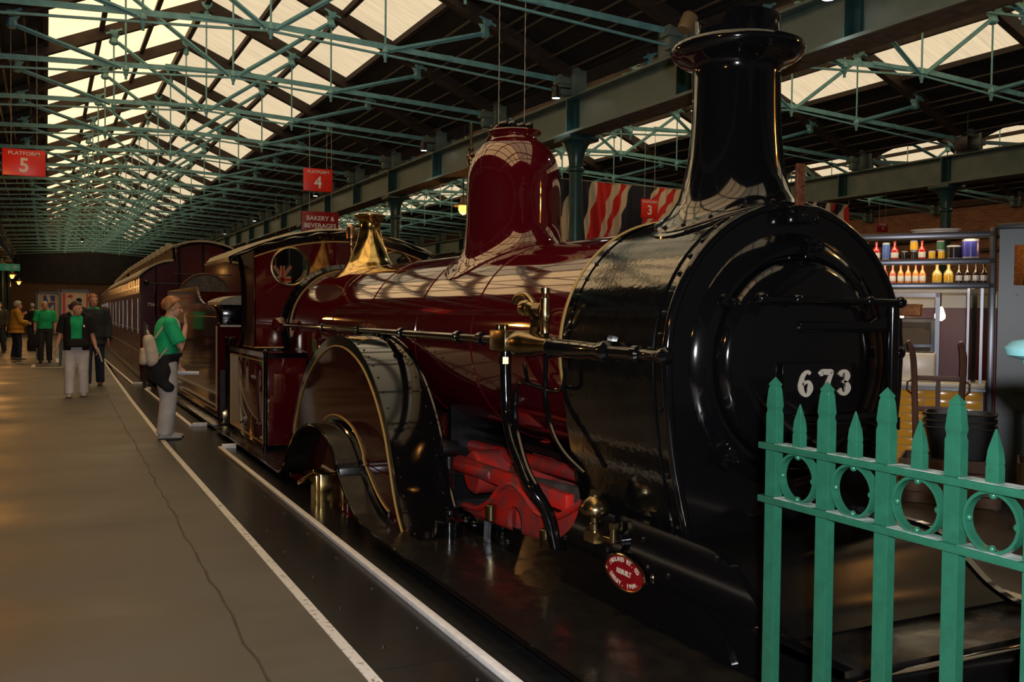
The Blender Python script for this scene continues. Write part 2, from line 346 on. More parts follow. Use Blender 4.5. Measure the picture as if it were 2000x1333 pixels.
def kerb(name, x, y0, y1, label, ret0=None, ret1=None):
    g = G(); g.box(x - 0.022, x + 0.022, y0, y1, 0, 0.028); r = tag(g.o(name, 'white_kerb', bevel=0.003), label, kind='structure')
    for yr, wd in ((y0, ret0), (y1, ret1)):
        if wd: gg = G(); gg.box(x + 0.022, x + wd, yr - 0.02, yr + 0.02, 0, 0.05); gg.o('kerb_end', 'white_kerb', r, bevel=0.003)
kerb('trim_3', 1.69, 1.9, 10.6, 'long white kerb strip on the black floor beside the engine', ret1=0.17)
kerb('trim_4', 1.67, 12.75, 19.0, 'white kerb strip beside the tender', ret0=0.2, ret1=0.1)
kerb('trim_5', 1.56, 20.4, 36.0, 'white kerb strip beside the carriage', ret0=0.18)
g = G(); g.box(1.985, 4.65, -6, 62, -1.1, -1.0); tag(g.o('floor_pit', 'black_dull', smooth=False), 'dark track bed below the engine', kind='structure')
for i, x in enumerate((2.43, 3.87)):
    g = G(); g.box(x - 0.035, x + 0.035, -4, 62, -1.0, -0.96); tag(g.o('trim_%d' % (6 + i), 'steel_dark', smooth=False), 'steel running rail under the engine', kind='structure')
g = G(); g.box(4.65, 23.2, -6, 62, -0.3, 0.0); tag(g.o('floor_far', 'floor_far', smooth=False), 'dark brown floor of the platform beyond the engine', kind='structure')
g = G(); g.box(4.65, 4.75, -6, 62, 0, 0.004); tag(g.o('trim_8', 'white_line', smooth=False), 'white edge line of the platform beyond the engine', kind='structure')
# white floor marks in front of the posters
marks = [(-0.35, 0.55, 27.0), (-0.75, 0.25, 29.6), (-0.8, 0.1, 33.0), (-0.9, 0.0, 36.0), (-0.9, 0.0, 39.5)]
for i, (a, b, y) in enumerate(marks):
    g = G(); g.box(a, b, y, y + 0.12, 0, 0.003)
    if i in (0, 1, 2): g.box(a, a + 0.09, y, y + 1.5, 0, 0.003) if i == 0 else g.box(b, b + 0.09, y, y + 2.2, 0, 0.003)
    tag(g.o('trim_%d' % (20 + i), 'white_line', smooth=False), '%s white floor marking from the camera on the platform' % ORD[i], kind='structure')

# ------------------------------------------------------------------ walls
g = G(); g.box(-2.9, -2.7, -6, 62, 0, 5.0); tag(g.o('wall_left', 'wall_dark', smooth=False), 'dark wall behind the near platform columns', kind='structure')
g = G(); g.box(-3, 23.2, 62, 62.2, 0, 3.05); wf = tag(g.o('wall_back', 'wall_far', smooth=False), 'brown end wall of the hall', kind='structure')
g = G(); g.box(-3, 23.2, 61.9, 62.2, 3.05, 7.5); tag(g.o('trim_9', 'wall_dark', smooth=False), 'black boarding above the brown end wall', kind='structure')
g = G(); g.box(23.0, 23.3, -6, 62, 0, 6.8); tag(g.o('wall_right', 'brick', smooth=False), 'red brick side wall behind the food stall', kind='structure')
for z0, z1, mt in ((4.62, 4.72, 'rafter'), (3.72, 3.86, 'rafter'), (3.35, 3.43, 'conduit')):
    g = G(); g.box(22.9, 23.0, -2, 60, z0, z1); tag(g.o('trim_1%d' % int(z0 * 10 % 10), mt, smooth=False), 'dark timber rail at %.1f metres on the brick wall' % z0, kind='structure')

# ------------------------------------------------------------------ roof
BAY = 8.26; SP = 2.49; RISE = 0.436; ZR = 6.6
def zs(d): return ZR - RISE * abs(d)
def roof_mesh(xr, y0, y1, off0, off1, th, mt, name):
    g = G()
    for s in (-1, 1):
        a, b = xr + s * off0, xr + s * off1
        g.prism([(a, zs(off0)), (b, zs(off1)), (b, zs(off1) + th), (a, zs(off0) + th)], 'Y', y0, y1)
    return g
def pane_mesh(d0, d1, ln, mt, s):
    g = G(); g.add([(s * d0, 0, zs(d0) - ZR), (s * d1, 0, zs(d1) - ZR), (s * d1, ln, zs(d1) - ZR), (s * d0, ln, zs(d0) - ZR)] + [(s * d0, 0, zs(d0) - ZR + 0.02), (s * d1, 0, zs(d1) - ZR + 0.02), (s * d1, ln, zs(d1) - ZR + 0.02), (s * d0, ln, zs(d0) - ZR + 0.02)],
                   [(0, 1, 2, 3), (7, 6, 5, 4), (0, 4, 5, 1), (1, 5, 6, 2), (2, 6, 7, 3), (3, 7, 4, 0)])
    return g.mesh('pane', mt, smooth=False)
bands = [(0.05, 0.76), (0.82, 1.55), (1.61, 2.33)]
PM = {(i, s): pane_mesh(bands[i][0], bands[i][1], SP - 0.15, 'sky_glass_left' if s < 0 else 'sky_glass_right', s) for i in range(3) for s in (-1, 1)}
def truss_proto():
    Z0 = 4.45; r = empty('roof_truss')
    z = lambda v: v - Z0
    for s in (-1, 1):
        g = G(); g.bar((0, 0, z(ZR - 0.10)), (s * 4.05, 0, z(zs(4.05) - 0.10)), 0.13, 0.17); g.o('rafter', 'rafter', r, smooth=False, local=True)
    for nm, mt, zc, ze, hh, ww in (('tie_bar', 'iron_green', 4.85, 4.66, 0.07, 0.016), ('tie_rod', 'iron_green', 4.78, 4.50, 0.026, 0.026)):
        g = G(); 
        for s in (-1, 1): g.bar((0, 0, z(zc)), (s * 4.0, 0, z(ze)), ww, hh)
        if nm == 'tie_bar': g.box(-0.9, -0.3, -0.02, 0.02, z(4.81), z(4.86)); g.box(2.0, 2.3, -0.02, 0.02, z(4.72), z(4.78))
        g.o(nm, mt, r, smooth=False, local=True)
    for d, zb in ((0, 4.74), (1.40, 4.65), (-1.40, 4.65)):
        g = G(); g.tube([(d, 0, z(zs(d) - 0.15)), (d, 0, z(zb))], 0.013, 8)
        g.lathe([(0.012, 0.14), (0.04, 0.10), (0.045, 0.06), (0.03, 0.05), (0.03, 0.0), (0.018, -0.02), (0.018, -0.06)], (d, 0, z(zb)), 'Z', 8); g.o('drop_rod', 'iron_green', r, local=True)
    for s in (-1, 1):
        for a, b in (((0.05, 4.80), (1.34, zs(1.4) - 0.28)), ((1.45, 4.74), (2.70, zs(2.75) - 0.28))):
            g = G(); p, q = (s * a[0], 0, z(a[1])), (s * b[0], 0, z(b[1])); g.bar(p, q, 0.075, 0.014); g.bar(p, q, 0.014, 0.06)
            g.o('strut', 'iron_green', r, smooth=False, local=True)
        for d in (1.40, 2.75):
            c = Vector((s * d, 0, z(zs(d) - 0.19))); g = G()
            g.lathe([(0.05, -0.13), (0.075, -0.10), (0.055, -0.03), (0.105, 0.05), (0.105, 0.08)], c, 'Z', 6); g.bar(c + Vector((-0.12, 0, 0.06 + s * 0.05)), c + Vector((0.12, 0, 0.06 - s * 0.05)), 0.17, 0.03); g.o('cast_shoe', 'iron_green', r, local=True)
        g = G(); x = s * 4.0; g.box(min(x, x + s * 0.2), max(x, x + s * 0.2), -0.15, 0.15, z(4.46), z(4.86)); g.box(min(x - s * 0.16, x), max(x - s * 0.16, x), -0.06, 0.06, z(4.46), z(4.74)); g.box(min(x - s * 0.2, x), max(x - s * 0.2, x), -0.09, 0.09, z(4.60), z(4.70))
        g.o('end_shoe', 'girder_green', r, bevel=0.015, local=True)
    g = G(); g.lathe([(0.03, -0.30), (0.05, -0.27), (0.05, -0.20), (0.10, -0.11), (0.12, -0.06)], (0, 0, z(ZR - 0.02)), 'Z', 8); g.o('ridge_shoe', 'iron_green', r, local=True)
    return r
proto = truss_proto(); used = [False]
def place_truss(xr, y, label, group):
    if used[0]: t = dup(proto, (xr, y, 4.45), 0, label, group)
    else: t = proto; used[0] = True; t.location = (xr, y, 4.45); tag(t, label, 'truss', group)
    t['category'] = 'truss'
def bay(idx, xr, dy, k0, k1, kt0, kt1, lab, grp):
    Y0 = 8.8 + dy
    y0, y1 = Y0 + SP * k0, Y0 + SP * k1
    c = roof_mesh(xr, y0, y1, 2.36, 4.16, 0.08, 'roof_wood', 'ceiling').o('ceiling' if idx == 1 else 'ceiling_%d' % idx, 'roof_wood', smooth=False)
    tag(c, 'dark boarded roof slopes %s' % lab, kind='structure')
    for s in (-1, 1):
        for d in (0.79, 1.58, 2.36):
            g = G(); g.box(xr + s * d - 0.035, xr + s * d + 0.035, y0, y1, zs(d) - 0.07, zs(d) + 0.03); g.o('purlin', 'rafter', c, smooth=False)
        for d in (2.62, 2.95, 3.1, 3.38, 3.62, 3.9):
            if s < 0 and idx > 1: continue
            g = G(); g.box(xr + s * d - 0.012, xr + s * d + 0.012, y0, y1, zs(d) - 0.14, zs(d) - 0.115); g.o('conduit', 'conduit', c, smooth=False)
    g = G(); g.box(xr - 0.04, xr + 0.04, y0, y1, ZR - 0.12, ZR + 0.05); g.o('ridge_board', 'rafter', c, smooth=False)
    wn = empty('window_%d' % idx, (xr, y0, ZR)); tag(wn, 'long glazed skylight of cream dirty panes %s' % lab, kind='structure')
    for k in range(k0, k1):
        for (i, s), me in PM.items():
            o = bpy.data.objects.new('pane', me); COL.objects.link(o); o.parent = wn; o.location = (0, Y0 + SP * k + 0.075 - y0, 0)
    n = 0
    for k in range(kt0, kt1):
        n += 1; place_truss(xr, Y0 + SP * k, '%s green iron roof truss from the camera %s' % (ORD[n - 1], lab), grp)
bay(1, 2.37, 0.0, -3, 21, -2, 21, 'above the near platform and engine', 'roof trusses over the engine')
bay(2, 10.63, 0.35, -3, 16, -3, 15, 'over the bay beyond the engine', 'roof trusses over the bay beyond the engine')
bay(3, 18.89, 0.35, -2, 10, 0, 9, 'over the farthest bay by the brick wall', 'roof trusses of the farthest bay')

g = roof_mesh(2.37, -9, 8.8 - 3 * SP, 0.0, 4.16, 0.08, 'roof_wood', 'ceiling'); tag(g.o('ceiling_4', 'roof_wood', smooth=False), 'unglazed boarded roof over the near end of the hall', kind='structure')
# ------------------------------------------------------------------ girders and columns
def girder(x, y0, y1, ys, label, dust=True):
    r = empty('iron_girder', (x, y0, 3.95)); tag(r, label, 'girder', 'riveted roof girders on columns')
    g = G(); g.box(x - 0.012, x + 0.012, y0, y1, 3.96, 4.43); g.o('web_plate', 'girder_green', r, smooth=False)
    g = G(); g.box(x - 0.19, x + 0.19, y0, y1, 3.93, 3.965); g.o('bottom_flange', ['girder_green'], r, smooth=False)
    g = G(); g.box(x - 0.18, x + 0.18, y0, y1, 3.924, 3.93); g.o('flange_underside', 'girder_dust', r, smooth=False)
    g = G(); g.box(x - 0.15, x + 0.15, y0, y1, 4.42, 4.45); g.o('top_flange', 'girder_green', r, smooth=False)
    for y in ys:
        g = G()
        for s in (-1, 1): g.box(x + s * 0.012 if s > 0 else x - 0.16, x + 0.16 if s > 0 else x - 0.012, y - 0.012, y + 0.012, 3.965, 4.42); g.box(x - 0.05 if s < 0 else x, x if s < 0 else x + 0.05, y - 0.09, y + 0.09, 3.965, 4.42)
        g.o('stiffener', 'column_teal', r, smooth=False)
girder(6.5, -4, 62, [8.8 + SP * k for k in range(-3, 21)], 'long grey-green riveted girder running behind the engine')
girder(14.76, -3, 50, [9.6 + SP * k for k in range(-2, 13)], 'grey-green girder farther off, above the food stall')
girder(-1.76, 8, 62, [8.8 + SP * k for k in range(0, 21)], 'dark girder along the platform edge wall on the lamp side')
def column_proto():
    r = empty('iron_column')
    g = G(); g.lathe([(0.16, 0), (0.16, 0.25), (0.12, 0.30), (0.10, 0.36), (0.093, 1.8), (0.090, 3.46)], n=20); g.o('shaft', 'column_teal', r, local=True)
    g = G(); g.lathe([(0.09, 3.44), (0.118, 3.455), (0.118, 3.49), (0.095, 3.51), (0.10, 3.60), (0.125, 3.72), (0.18, 3.82), (0.20, 3.84)], n=20); g.o('capital', 'column_teal', r, local=True)
    g = G(); g.box(-0.23, 0.23, -0.23, 0.23, 3.84, 3.925); g.o('abacus', 'column_teal', r, bevel=0.02, local=True)
    return r
cp = column_proto(); first = True
for x, y0, n, lab in ((6.5, 3.82, 8, 'behind the engine'), (14.76, 12.1, 5, 'under the farther girder'), (-1.76, 18.76, 6, 'along the lamp-lit wall')):
    for k in range(n):
        l = '%s teal iron column from the camera %s' % (ORD[k], lab)
        if first: c = cp; c.location = (x, y0, 0); tag(c, l, 'column', 'cast iron columns ' + lab); first = False
        else: c = dup(cp, (x, y0 + 7.47 * k, 0), 0, l, 'cast iron columns ' + lab); c['category'] = 'column'

# ------------------------------------------------------------------ hanging signs
def chain(g, x, y, z0, z1, r=0.006):
    n = max(2, int((z1 - z0) / 0.06)); pts = [(x + 0.004 * (i % 2), y, z0 + (z1 - z0) * i / n) for i in range(n + 1)]
    g.tube(pts, [r * (1.0 if i % 2 else 0.65) for i in range(n + 1)], 6)
def sign(name, x, y, z, w, h, label, lines, mt='sign_red', top=4.6, cw=0.6):
    r = empty(name, (x, y, z)); tag(r, label, 'sign')
    g = G(); g.prism([(x - w / 2, z - h / 2), (x + w / 2, z - h / 2), (x + w / 2, z + h / 2), (x - w / 2, z + h / 2)], 'Y', y - 0.012, y + 0.012); g.o('board', mt, r, bevel=0.006)
    g = G(); g.prism([(x - w / 2 - 0.004, z - h / 2 - 0.004), (x + w / 2 + 0.004, z - h / 2 - 0.004), (x + w / 2 + 0.004, z + h / 2 + 0.004), (x - w / 2 - 0.004, z + h / 2 + 0.004)], 'Y', y - 0.006, y + 0.006); g.o('edge', 'sign_maroon', r)
    for s in (-1, 1):
        g = G(); chain(g, x + s * w * cw / 2, y, z + h / 2, top); g.o('chain', 'rope', r)
    for body, dz, size, bold, sx in lines: text(body, 'lettering', face_y(x, y - 0.016, z + dz), size, 'letter_white', r, 0.002, bold, sx=sx)
sign('hanging_sign', -0.27, 15, 3.548, 0.538, 0.366, 'red hanging sign reading platform 5', [('PLATFORM', 0.125, 0.07, 0.0008, 1.15), ('5', -0.045, 0.27, 0.006, 0.95)], top=zs(2.64) - 0.02)
sign('hanging_sign', 4.23, 16.27, 3.78, 0.505, 0.39, 'bright red hanging sign reading platform 4', [('PLATFORM', 0.135, 0.068, 0.0008, 1.12), ('4', -0.05, 0.28, 0.006, 0.95)], top=4.74)
sign('hanging_sign', 4.28, 16.30, 3.06, 0.64, 0.355, 'dark red hanging sign reading bakery and beverages', [('BAKERY &', 0.06, 0.11, 0.001, 1.0), ('BEVERAGES', -0.068, 0.11, 0.001, 1.0)], 'sign_maroon', top=4.74)
sign('hanging_sign', 9.65, 14.13, 3.40, 0.35, 0.33, 'small red hanging sign reading platform 3 before the union flag banner', [('PLATFORM', 0.115, 0.055, 0.0006, 1.1), ('3', -0.035, 0.23, 0.005, 0.95)], top=4.79)
sign('hanging_sign', 15.38, 14.13, 3.35, 0.30, 0.18, 'small dark red sign with a numeral 1 above the stall shelves', [('PLATFORM', 0.05, 0.035, 0, 1.1), ('1', -0.02, 0.09, 0.002, 1)], 'sign_maroon', top=4.66)
sign('hanging_sign', 4.296, 8.8, 2.98, 0.474, 0.315, 'plain red sign on two chains hidden behind the dome', [], top=4.74, cw=0.62)
r = empty('exit_sign', (-0.95, 31.21, 2.704)); tag(r, 'green illuminated exit sign with white arrow over the platform', 'sign')
g = G(); g.box(-1.25, -0.68, 31.18, 31.24, 2.60, 2.80); g.o('board', 'exit_green', r, bevel=0.006)
g = G(); g.bar((-0.80, 31.175, 2.64), (-0.80, 31.175, 2.76), 0.004, 0.03, (1, 0, 0)); g.prism([(-0.865, 2.70), (-0.80, 2.77), (-0.735, 2.70), (-0.735, 2.67), (-0.80, 2.73), (-0.865, 2.67)], 'Y', 31.165, 31.178); g.box(-1.06, -0.95, 31.17, 31.178, 2.64, 2.66); g.box(-1.06, -0.95, 31.17, 31.178, 2.69, 2.71); g.sphere((-1.0, 31.175, 2.755), 0.02, 8, 6); g.o('symbols', 'letter_white', r)
g = G(); chain(g, -1.15, 31.21, 2.8, 4.68); chain(g, -0.75, 31.21, 2.8, 4.68); g.o('hanger', 'conduit', r)

# ------------------------------------------------------------------ lamps
def pendant(x, y, z, label, grp, power, mt='bulb_warm', col=(1.0, 0.45, 0.12), s=1.0, rod=4.4, shade='shade_enamel'):
    r = empty('pendant_lamp', (x, y, z)); tag(r, label, 'lamp', grp)
    g = G(); g.lathe([(0.03 * s, 0.20 * s), (0.05 * s, 0.17 * s), (0.06 * s, 0.10 * s), (0.17 * s, 0.045 * s), (0.175 * s, 0.03 * s), (0.16 * s, 0.035 * s), (0.05 * s, 0.085 * s)], (x, y, z), 'Z', 20, True, True); g.o('lamp_shade', shade, r)
    g = G(); g.lathe([(0.05 * s, 0.07 * s), (0.085 * s, 0.03 * s), (0.09 * s, -0.03 * s), (0.06 * s, -0.10 * s), (0.01 * s, -0.125 * s)], (x, y, z), 'Z', 16); g.o('bulb', mt, r)
    g = G(); g.tube([(x, y, z + 0.19 * s), (x, y, rod)], 0.012, 8); g.o('rod', 'conduit', r)
    l = lamp('lamp_light', 'POINT', (x, y, z - 0.17 * s), col, power, 0.06)
for i, y in enumerate((2.0, 13.0, 24.0, 35.0, 46.0, 57.0)):
    pendant(-1.30, y, 2.92, '%s amber glowing lamp from the camera along the lamp-lit wall' % ORD[i], 'amber platform lamps', 42.0, rod=4.99)
pendant(6.85, 16.0, 3.43, 'amber glass lamp hanging just behind the red dome', 'lamps beyond the engine', 10.0, rod=4.95)
pendant(6.0, 3.0, 3.3, 'added amber lamp out of view beside the girder nearest the chimney', 'lamps beyond the engine', 10.0, rod=5.0)  # unseen lamp, added by the girder for its amber light
def spot(x, y, z, label, pw=14.0):
    r = empty('spotlight', (x, y, z)); tag(r, label, 'spotlight', 'small white spotlights')
    g = G(); g.lathe([(0.045, 0.16), (0.06, 0.15), (0.062, 0.0), (0.056, 0.0), (0.05, 0.02)], (x, y, z), 'Z', 14); g.o('can', 'black_dull', r)
    g = G(); g.lathe([(0.053, 0.008), (0.053, 0.003)], (x, y, z), 'Z', 14); g.o('lens', 'bulb_white', r)
    g = G(); g.box(x - 0.01, x + 0.25, y - 0.01, y + 0.01, z + 0.14, z + 0.16); 
    if z < 4.36 and x < 3: g.tube([(x, y, z + 0.14), (x, y, 4.8)], 0.012, 8)
    g.o('bracket', 'black_dull', r)
    lamp('spot_light', 'SPOT', (x, y, z - 0.01), (0.9, 0.93, 1.0), pw, 0.05, (0, radians(18), 0), radians(130))
for i, (y, z) in enumerate(((6.3, 4.28), (11.24, 4.40), (16.2, 4.44), (23.9, 4.44), (31.75, 4.46), (37.5, 4.44))): spot(6.15, y, z, '%s white spotlight from the camera along the girder behind the engine' % ORD[i])
spot(1.36, 43.66, 4.34, 'lone white spotlight high over the far platform', 3.0)
r = empty('floodlight', (6.3, 8.45, 4.62)); tag(r, 'cream cylindrical floodlight on the girder by the chimney top', 'floodlight')
g = G(); g.lathe([(0.075, -0.02), (0.085, 0.0), (0.085, 0.16), (0.05, 0.20)], (0, 0, 0), 'Z', 18); g.xf(Matrix.Translation((6.2, 8.45, 4.60)) @ Matrix.Rotation(radians(25), 4, 'Y')); g.o('housing', 'shade_enamel', r)
g = G(); g.box(6.2, 6.45, 8.43, 8.47, 4.68, 4.71); g.o('bracket', 'conduit', r)
r = empty('speaker_box', (14.5, 13.2, 4.4)); tag(r, 'small black box hung from the farther girder', 'loudspeaker')
g = G(); g.box(13.9, 14.2, 11.0, 11.25, 4.35, 4.58); g.o('case', 'black_dull', r, bevel=0.01)
g = G(); g.tube([(14.05, 11.12, 4.56), (14.05, 11.12, 5.0)], 0.008, 6); g.o('cable', 'conduit', r)

# ------------------------------------------------------------------ banner and flag
def banner(x0, x1, y, ztop, zbot):
    cols = 'n c r c r c n c n c r n c r c r c n'.split(); wd = [2.1, .45, .7, 1.1, .8, 1.5, 1.0, .35, 1.9, 1.1, .35, 1.2, .8, 2.0, 1.0, .8, .9, 1.3]
    tot = sum(wd); edges = []; a = 0
    for c, q in zip(cols, wd): a += q / tot; edges.append((a, c))
    NX, NZ = 900, 64; g = G(); vs = []
    reps = 2.7
    for j in range(NZ + 1):
        v = j / NZ
        for i in range(NX + 1):
            u = i / NX; x = x0 + (x1 - x0) * u; ph = u * 300 + v * 5.0 * sin(u * 17)
            zb = zbot - 0.22 * sin(u * pi * 7) ** 2
            yy = y + 0.042 * (0.45 + v) * sin(ph) + 0.05 * (0.3 + v) * sin(ph * 0.37 + 1.3)
            vs.append((x - 0.10 * v * sin(u * 23), yy, ztop - 0.06 * u + (zb - ztop) * v))
    idx = {'n': 0, 'c': 1, 'r': 2}
    for j in range(NZ):
        for i in range(NX):
            u = i / NX; v = j / NZ; t = (u * reps + 0.20 * v + 0.09 * v * sin(u * 19) - 0.08 * v * v * cos(u * 37) + 0.004 * sin(u * 300)) % 1.0
            c = next((cc for e, cc in edges if t < e), 'n')
            g.f.append([j * (NX + 1) + i, j * (NX + 1) + i + 1, (j + 1) * (NX + 1) + i + 1, (j + 1) * (NX + 1) + i]); g.mi.append(idx[c])
    g.v = vs
    r = empty('flag_banner', ((x0 + x1) / 2, y, zbot)); tag(r, 'long draped union flag banner hung across the bay beyond the engine', 'banner')
    g.o('cloth', ['navy_cloth', 'cream_cloth', 'red_cloth'], r, smooth=60)
    g = G(); g.tube([(6.45, y, ztop + 0.01), (14.82, y, ztop - 0.05)], 0.008, 6); g.tube([(6.45, y, ztop), (6.45, y, 3.94)], 0.008, 6); g.tube([(14.82, y, ztop - 0.05), (14.82, y, 3.94)], 0.008, 6); g.o('line', 'rope', r)
banner(6.75, 14.78, 14.5, 3.87, 2.55)
def flag(name, x, y, z, w, h, label):
    r = empty(name, (x, y, z)); tag(r, label, 'flag', 'small hanging union flags'); A, B = (x - w / 2, z - h / 2), (x + w / 2, z + h / 2)
    g = G(); g.box(A[0], B[0], y, y + 0.01, A[1], B[1]); g.o('field', 'navy_cloth', r, smooth=False)
    g = G()
    for p, q in (((A[0], A[1]), (B[0], B[1])), ((A[0], B[1]), (B[0], A[1]))): g.bar((p[0], y - 0.004, p[1]), (q[0], y - 0.004, q[1]), 0.006, w * 0.17)
    g.o('white_saltire', 'cream_cloth', r, smooth=False)
    g = G()
    for p, q in (((A[0], A[1]), (B[0], B[1])), ((A[0], B[1]), (B[0], A[1]))): g.bar((p[0], y - 0.009, p[1]), (q[0], y - 0.009, q[1]), 0.006, w * 0.06)
    g.o('red_saltire', 'red_cloth', r, smooth=False)
    g = G(); g.box(x - w * .13, x + w * .13, y - 0.018, y - 0.012, A[1], B[1]); g.box(A[0], B[0], y - 0.018, y - 0.012, z - h * .2, z + h * .05); g.o('white_cross', 'cream_cloth', r, smooth=False)
    g = G(); g.box(x - w * .07, x + w * .07, y - 0.024, y - 0.018, A[1], B[1]); g.box(A[0], B[0], y - 0.024, y - 0.018, z - h * .14, z - h * .01); g.o('red_cross', 'red_cloth', r, smooth=False)
    g = G(); chain(g, x - w * .4, y, B[1], 4.66); chain(g, x + w * .4, y, B[1], 4.66); g.o('hanger', 'rope', r)
flag('union_flag', 5.84, 26.23, 2.43, 0.47, 0.65, 'union flag seen through the round cab window')
flag('union_flag', 9.88, 29.07, 2.90, 0.87, 0.68, 'union flag hanging far off behind the brass valve cover')
# ------------------------------------------------------------------ the steam engine
XC, CZ, YF = 3.15, 1.313, 3.42
loco = empty('steam_locomotive', (XC, 7.2, -0.96))
tag(loco, 'dark maroon steam engine with black smokebox and tall chimney numbered 673', 'locomotive')
def half(pts): return [(XC - t, z) for t, z in pts] + [(XC + t, z) for t, z in reversed(pts)]
# --- smokebox
side = [(0.706 * cos(radians(a)), CZ + 0.706 * sin(radians(a))) for a in range(88, -1, -4)] + [(0.702, 1.2), (0.692, 1.08), (0.672, 0.92), (0.645, 0.78), (0.61, 0.64), (0.585, 0.54), (0.578, 0.46)]
prof = half(side)
g = G(); g.prism(prof, 'Y', 3.44, 4.37); sb = g.o('smokebox', 'black_smokebox', loco, smooth=30)
g = G(); pts = [(x, 3.425, z) for x, z in prof]; g.tube(pts, 0.024, 10); g.o('rim_moulding', 'black', sb)
g = G(); pts = [(XC + (x - XC) * 1.004, 3.53, CZ + (z - CZ) * 1.004) for x, z in prof]; g.tube(pts, 0.008, 6); g.o('seam', 'black', sb)
rv = []
for i in range(len(prof) - 1):
    a, b = Vector(prof[i]), Vector(prof[i + 1])
    if (i % 2 == 0 and i < 23 * 2) or i > 46: rv.append((a.x + (a.x - XC) * 0.004, 3.485, a.y + (a.y - CZ) * 0.004))
rivets(sb, rv, 0.0135)
rivets(sb, [(XC + (x - XC) * 1.003, 4.30, CZ + (z - CZ) * 1.003) for x, z in prof[8:26:2]], 0.011)
# front plate and rings, door
g = G(); g.prism(prof, 'Y', 3.415, 3.44); g.o('smokebox_front', 'black', loco, smooth=30)
g = G(); g.lathe([(0.60, 3.417), (0.595, 3.405), (0.565, 3.395), (0.548, 3.375), (0.50, 3.37), (0.49, 3.39)], (XC, 0, CZ - 0.02), 'Y', 72, False, False); g.o('door_ring', 'black', loco, smooth=50)
g = G(); g.lathe([(0.478, 3.40), (0.476, 3.365), (0.462, 3.335), (0.43, 3.318), (0.33, 3.295), (0.2, 3.278), (0.05, 3.272)], (XC, 0, CZ - 0.02), 'Y', 72, False, True); dr = g.o('smokebox_door', 'black', loco, smooth=60)
g = G(); g.tube([(2.82, 3.245, 1.580), (3.66, 3.245, 1.574)], 0.0145, 10); g.sphere((2.815, 3.245, 1.58), 0.03); g.sphere((3.665, 3.245, 1.574), 0.028)
for x in (3.02, 3.46): g.sphere((x, 3.245, 1.578), 0.026); g.tube([(x, 3.245, 1.578), (x, 3.33, 1.578)], 0.012, 8)
g.o('door_handrail', 'black', dr)
g = G(); g.prism([(3.06, 1.43), (3.06, 1.48), (3.5, 1.48), (3.56, 1.505), (3.64, 1.505), (3.64, 1.43)], 'Y', 3.258, 3.285); g.o('hinge_strap', 'black', dr, bevel=0.008)
g = G(); g.prism([(3.06, 1.0), (3.06, 1.05), (3.64, 1.05), (3.64, 0.975), (3.56, 0.975), (3.5, 1.0)], 'Y', 3.258, 3.285); g.o('hinge_strap', 'black', dr, bevel=0.008)
g = G(); g.tube([(3.635, 3.265, 0.93), (3.635, 3.265, 1.545)], 0.03, 14); g.sphere((3.635, 3.265, 1.55), 0.028); g.box(3.60, 3.70, 3.265, 3.40, 0.96, 1.02); g.box(3.60, 3.70, 3.265, 3.40, 1.43, 1.5); g.sphere((3.72, 3.30, 1.33), 0.032); g.o('hinge_post', 'black', dr)
g = G(); g.prism([(2.95, 1.06), (3.385, 1.06), (3.385, 1.294), (2.95, 1.294)], 'Y', 3.245, 3.262); nplate = g.o('number_plate', 'black', dr, bevel=0.006)
def numeral(pts, name='numeral'):
    g = G(); n = len(pts); L, R = [], []
    for i, (x, z, wd) in enumerate(pts):
        a = Vector(pts[max(i - 1, 0)][:2]); b = Vector(pts[min(i + 1, n - 1)][:2]); d = (b - a).normalized(); q = Vector((-d.y, d.x)) * wd / 2
        L.append((x + q.x, z + q.y)); R.append((x - q.x, z - q.y))
    for i in range(n - 1):
        P = [L[i], L[i + 1], R[i + 1], R[i]]
        g.add([(p[0], 3.238, p[1]) for p in P] + [(p[0], 3.248, p[1]) for p in P], [(0, 1, 2, 3), (7, 6, 5, 4), (0, 4, 5, 1), (2, 6, 7, 3), (1, 5, 6, 2), (3, 7, 4, 0)])
    return g
def digit(which, cx, cz, h):
    w = h * 0.29
    K = 0.78
    if which == '6':
        p = [(w * 0.75, 0.40 * h, .020), (w * 0.2, 0.49 * h, .020), (-w * 0.55, 0.34 * h, .026), (-w * 0.92, 0.0, .034), (-w * 0.85, -0.28 * h, .036), (-w * 0.3, -0.48 * h, .022), (w * 0.4, -0.46 * h, .022), (w * 0.88, -0.22 * h, .034), (w * 0.62, 0.02 * h, .024), (0, 0.06 * h, .018), (-w * 0.7, -0.06 * h, .018)]
    elif which == '7':
        p = [(-w, 0.30 * h, .018), (-w, 0.46 * h, .03), (0, 0.46 * h, .034), (w * 0.95, 0.47 * h, .022), (w * 0.55, 0.2 * h, .026), (w * 0.05, -0.15 * h, .034), (-w * 0.2, -0.5 * h, .042)]
    else:
        p = [(-w * 0.85, 0.30 * h, .034), (-w * 0.4, 0.46 * h, .022), (w * 0.35, 0.46 * h, .022), (w * 0.75, 0.27 * h, .034), (w * 0.35, 0.06 * h, .02), (-w * 0.1, 0.03 * h, .016), (w * 0.5, -0.02 * h, .02), (w * 0.9, -0.24 * h, .036), (w * 0.4, -0.47 * h, .022), (-w * 0.4, -0.47 * h, .022), (-w * 0.9, -0.30 * h, .034)]
    s = spline([Vector((cx + x, cz + z, wd)) for x, z, wd in p], 5); s = [(a, b, c * K) for a, b, c in s]; numeral(s).o('numeral', 'number_brass', nplate)
for ch, cx in (('6', 3.075), ('7', 3.20), ('3', 3.305)): digit(ch, cx, 1.20, 0.108)
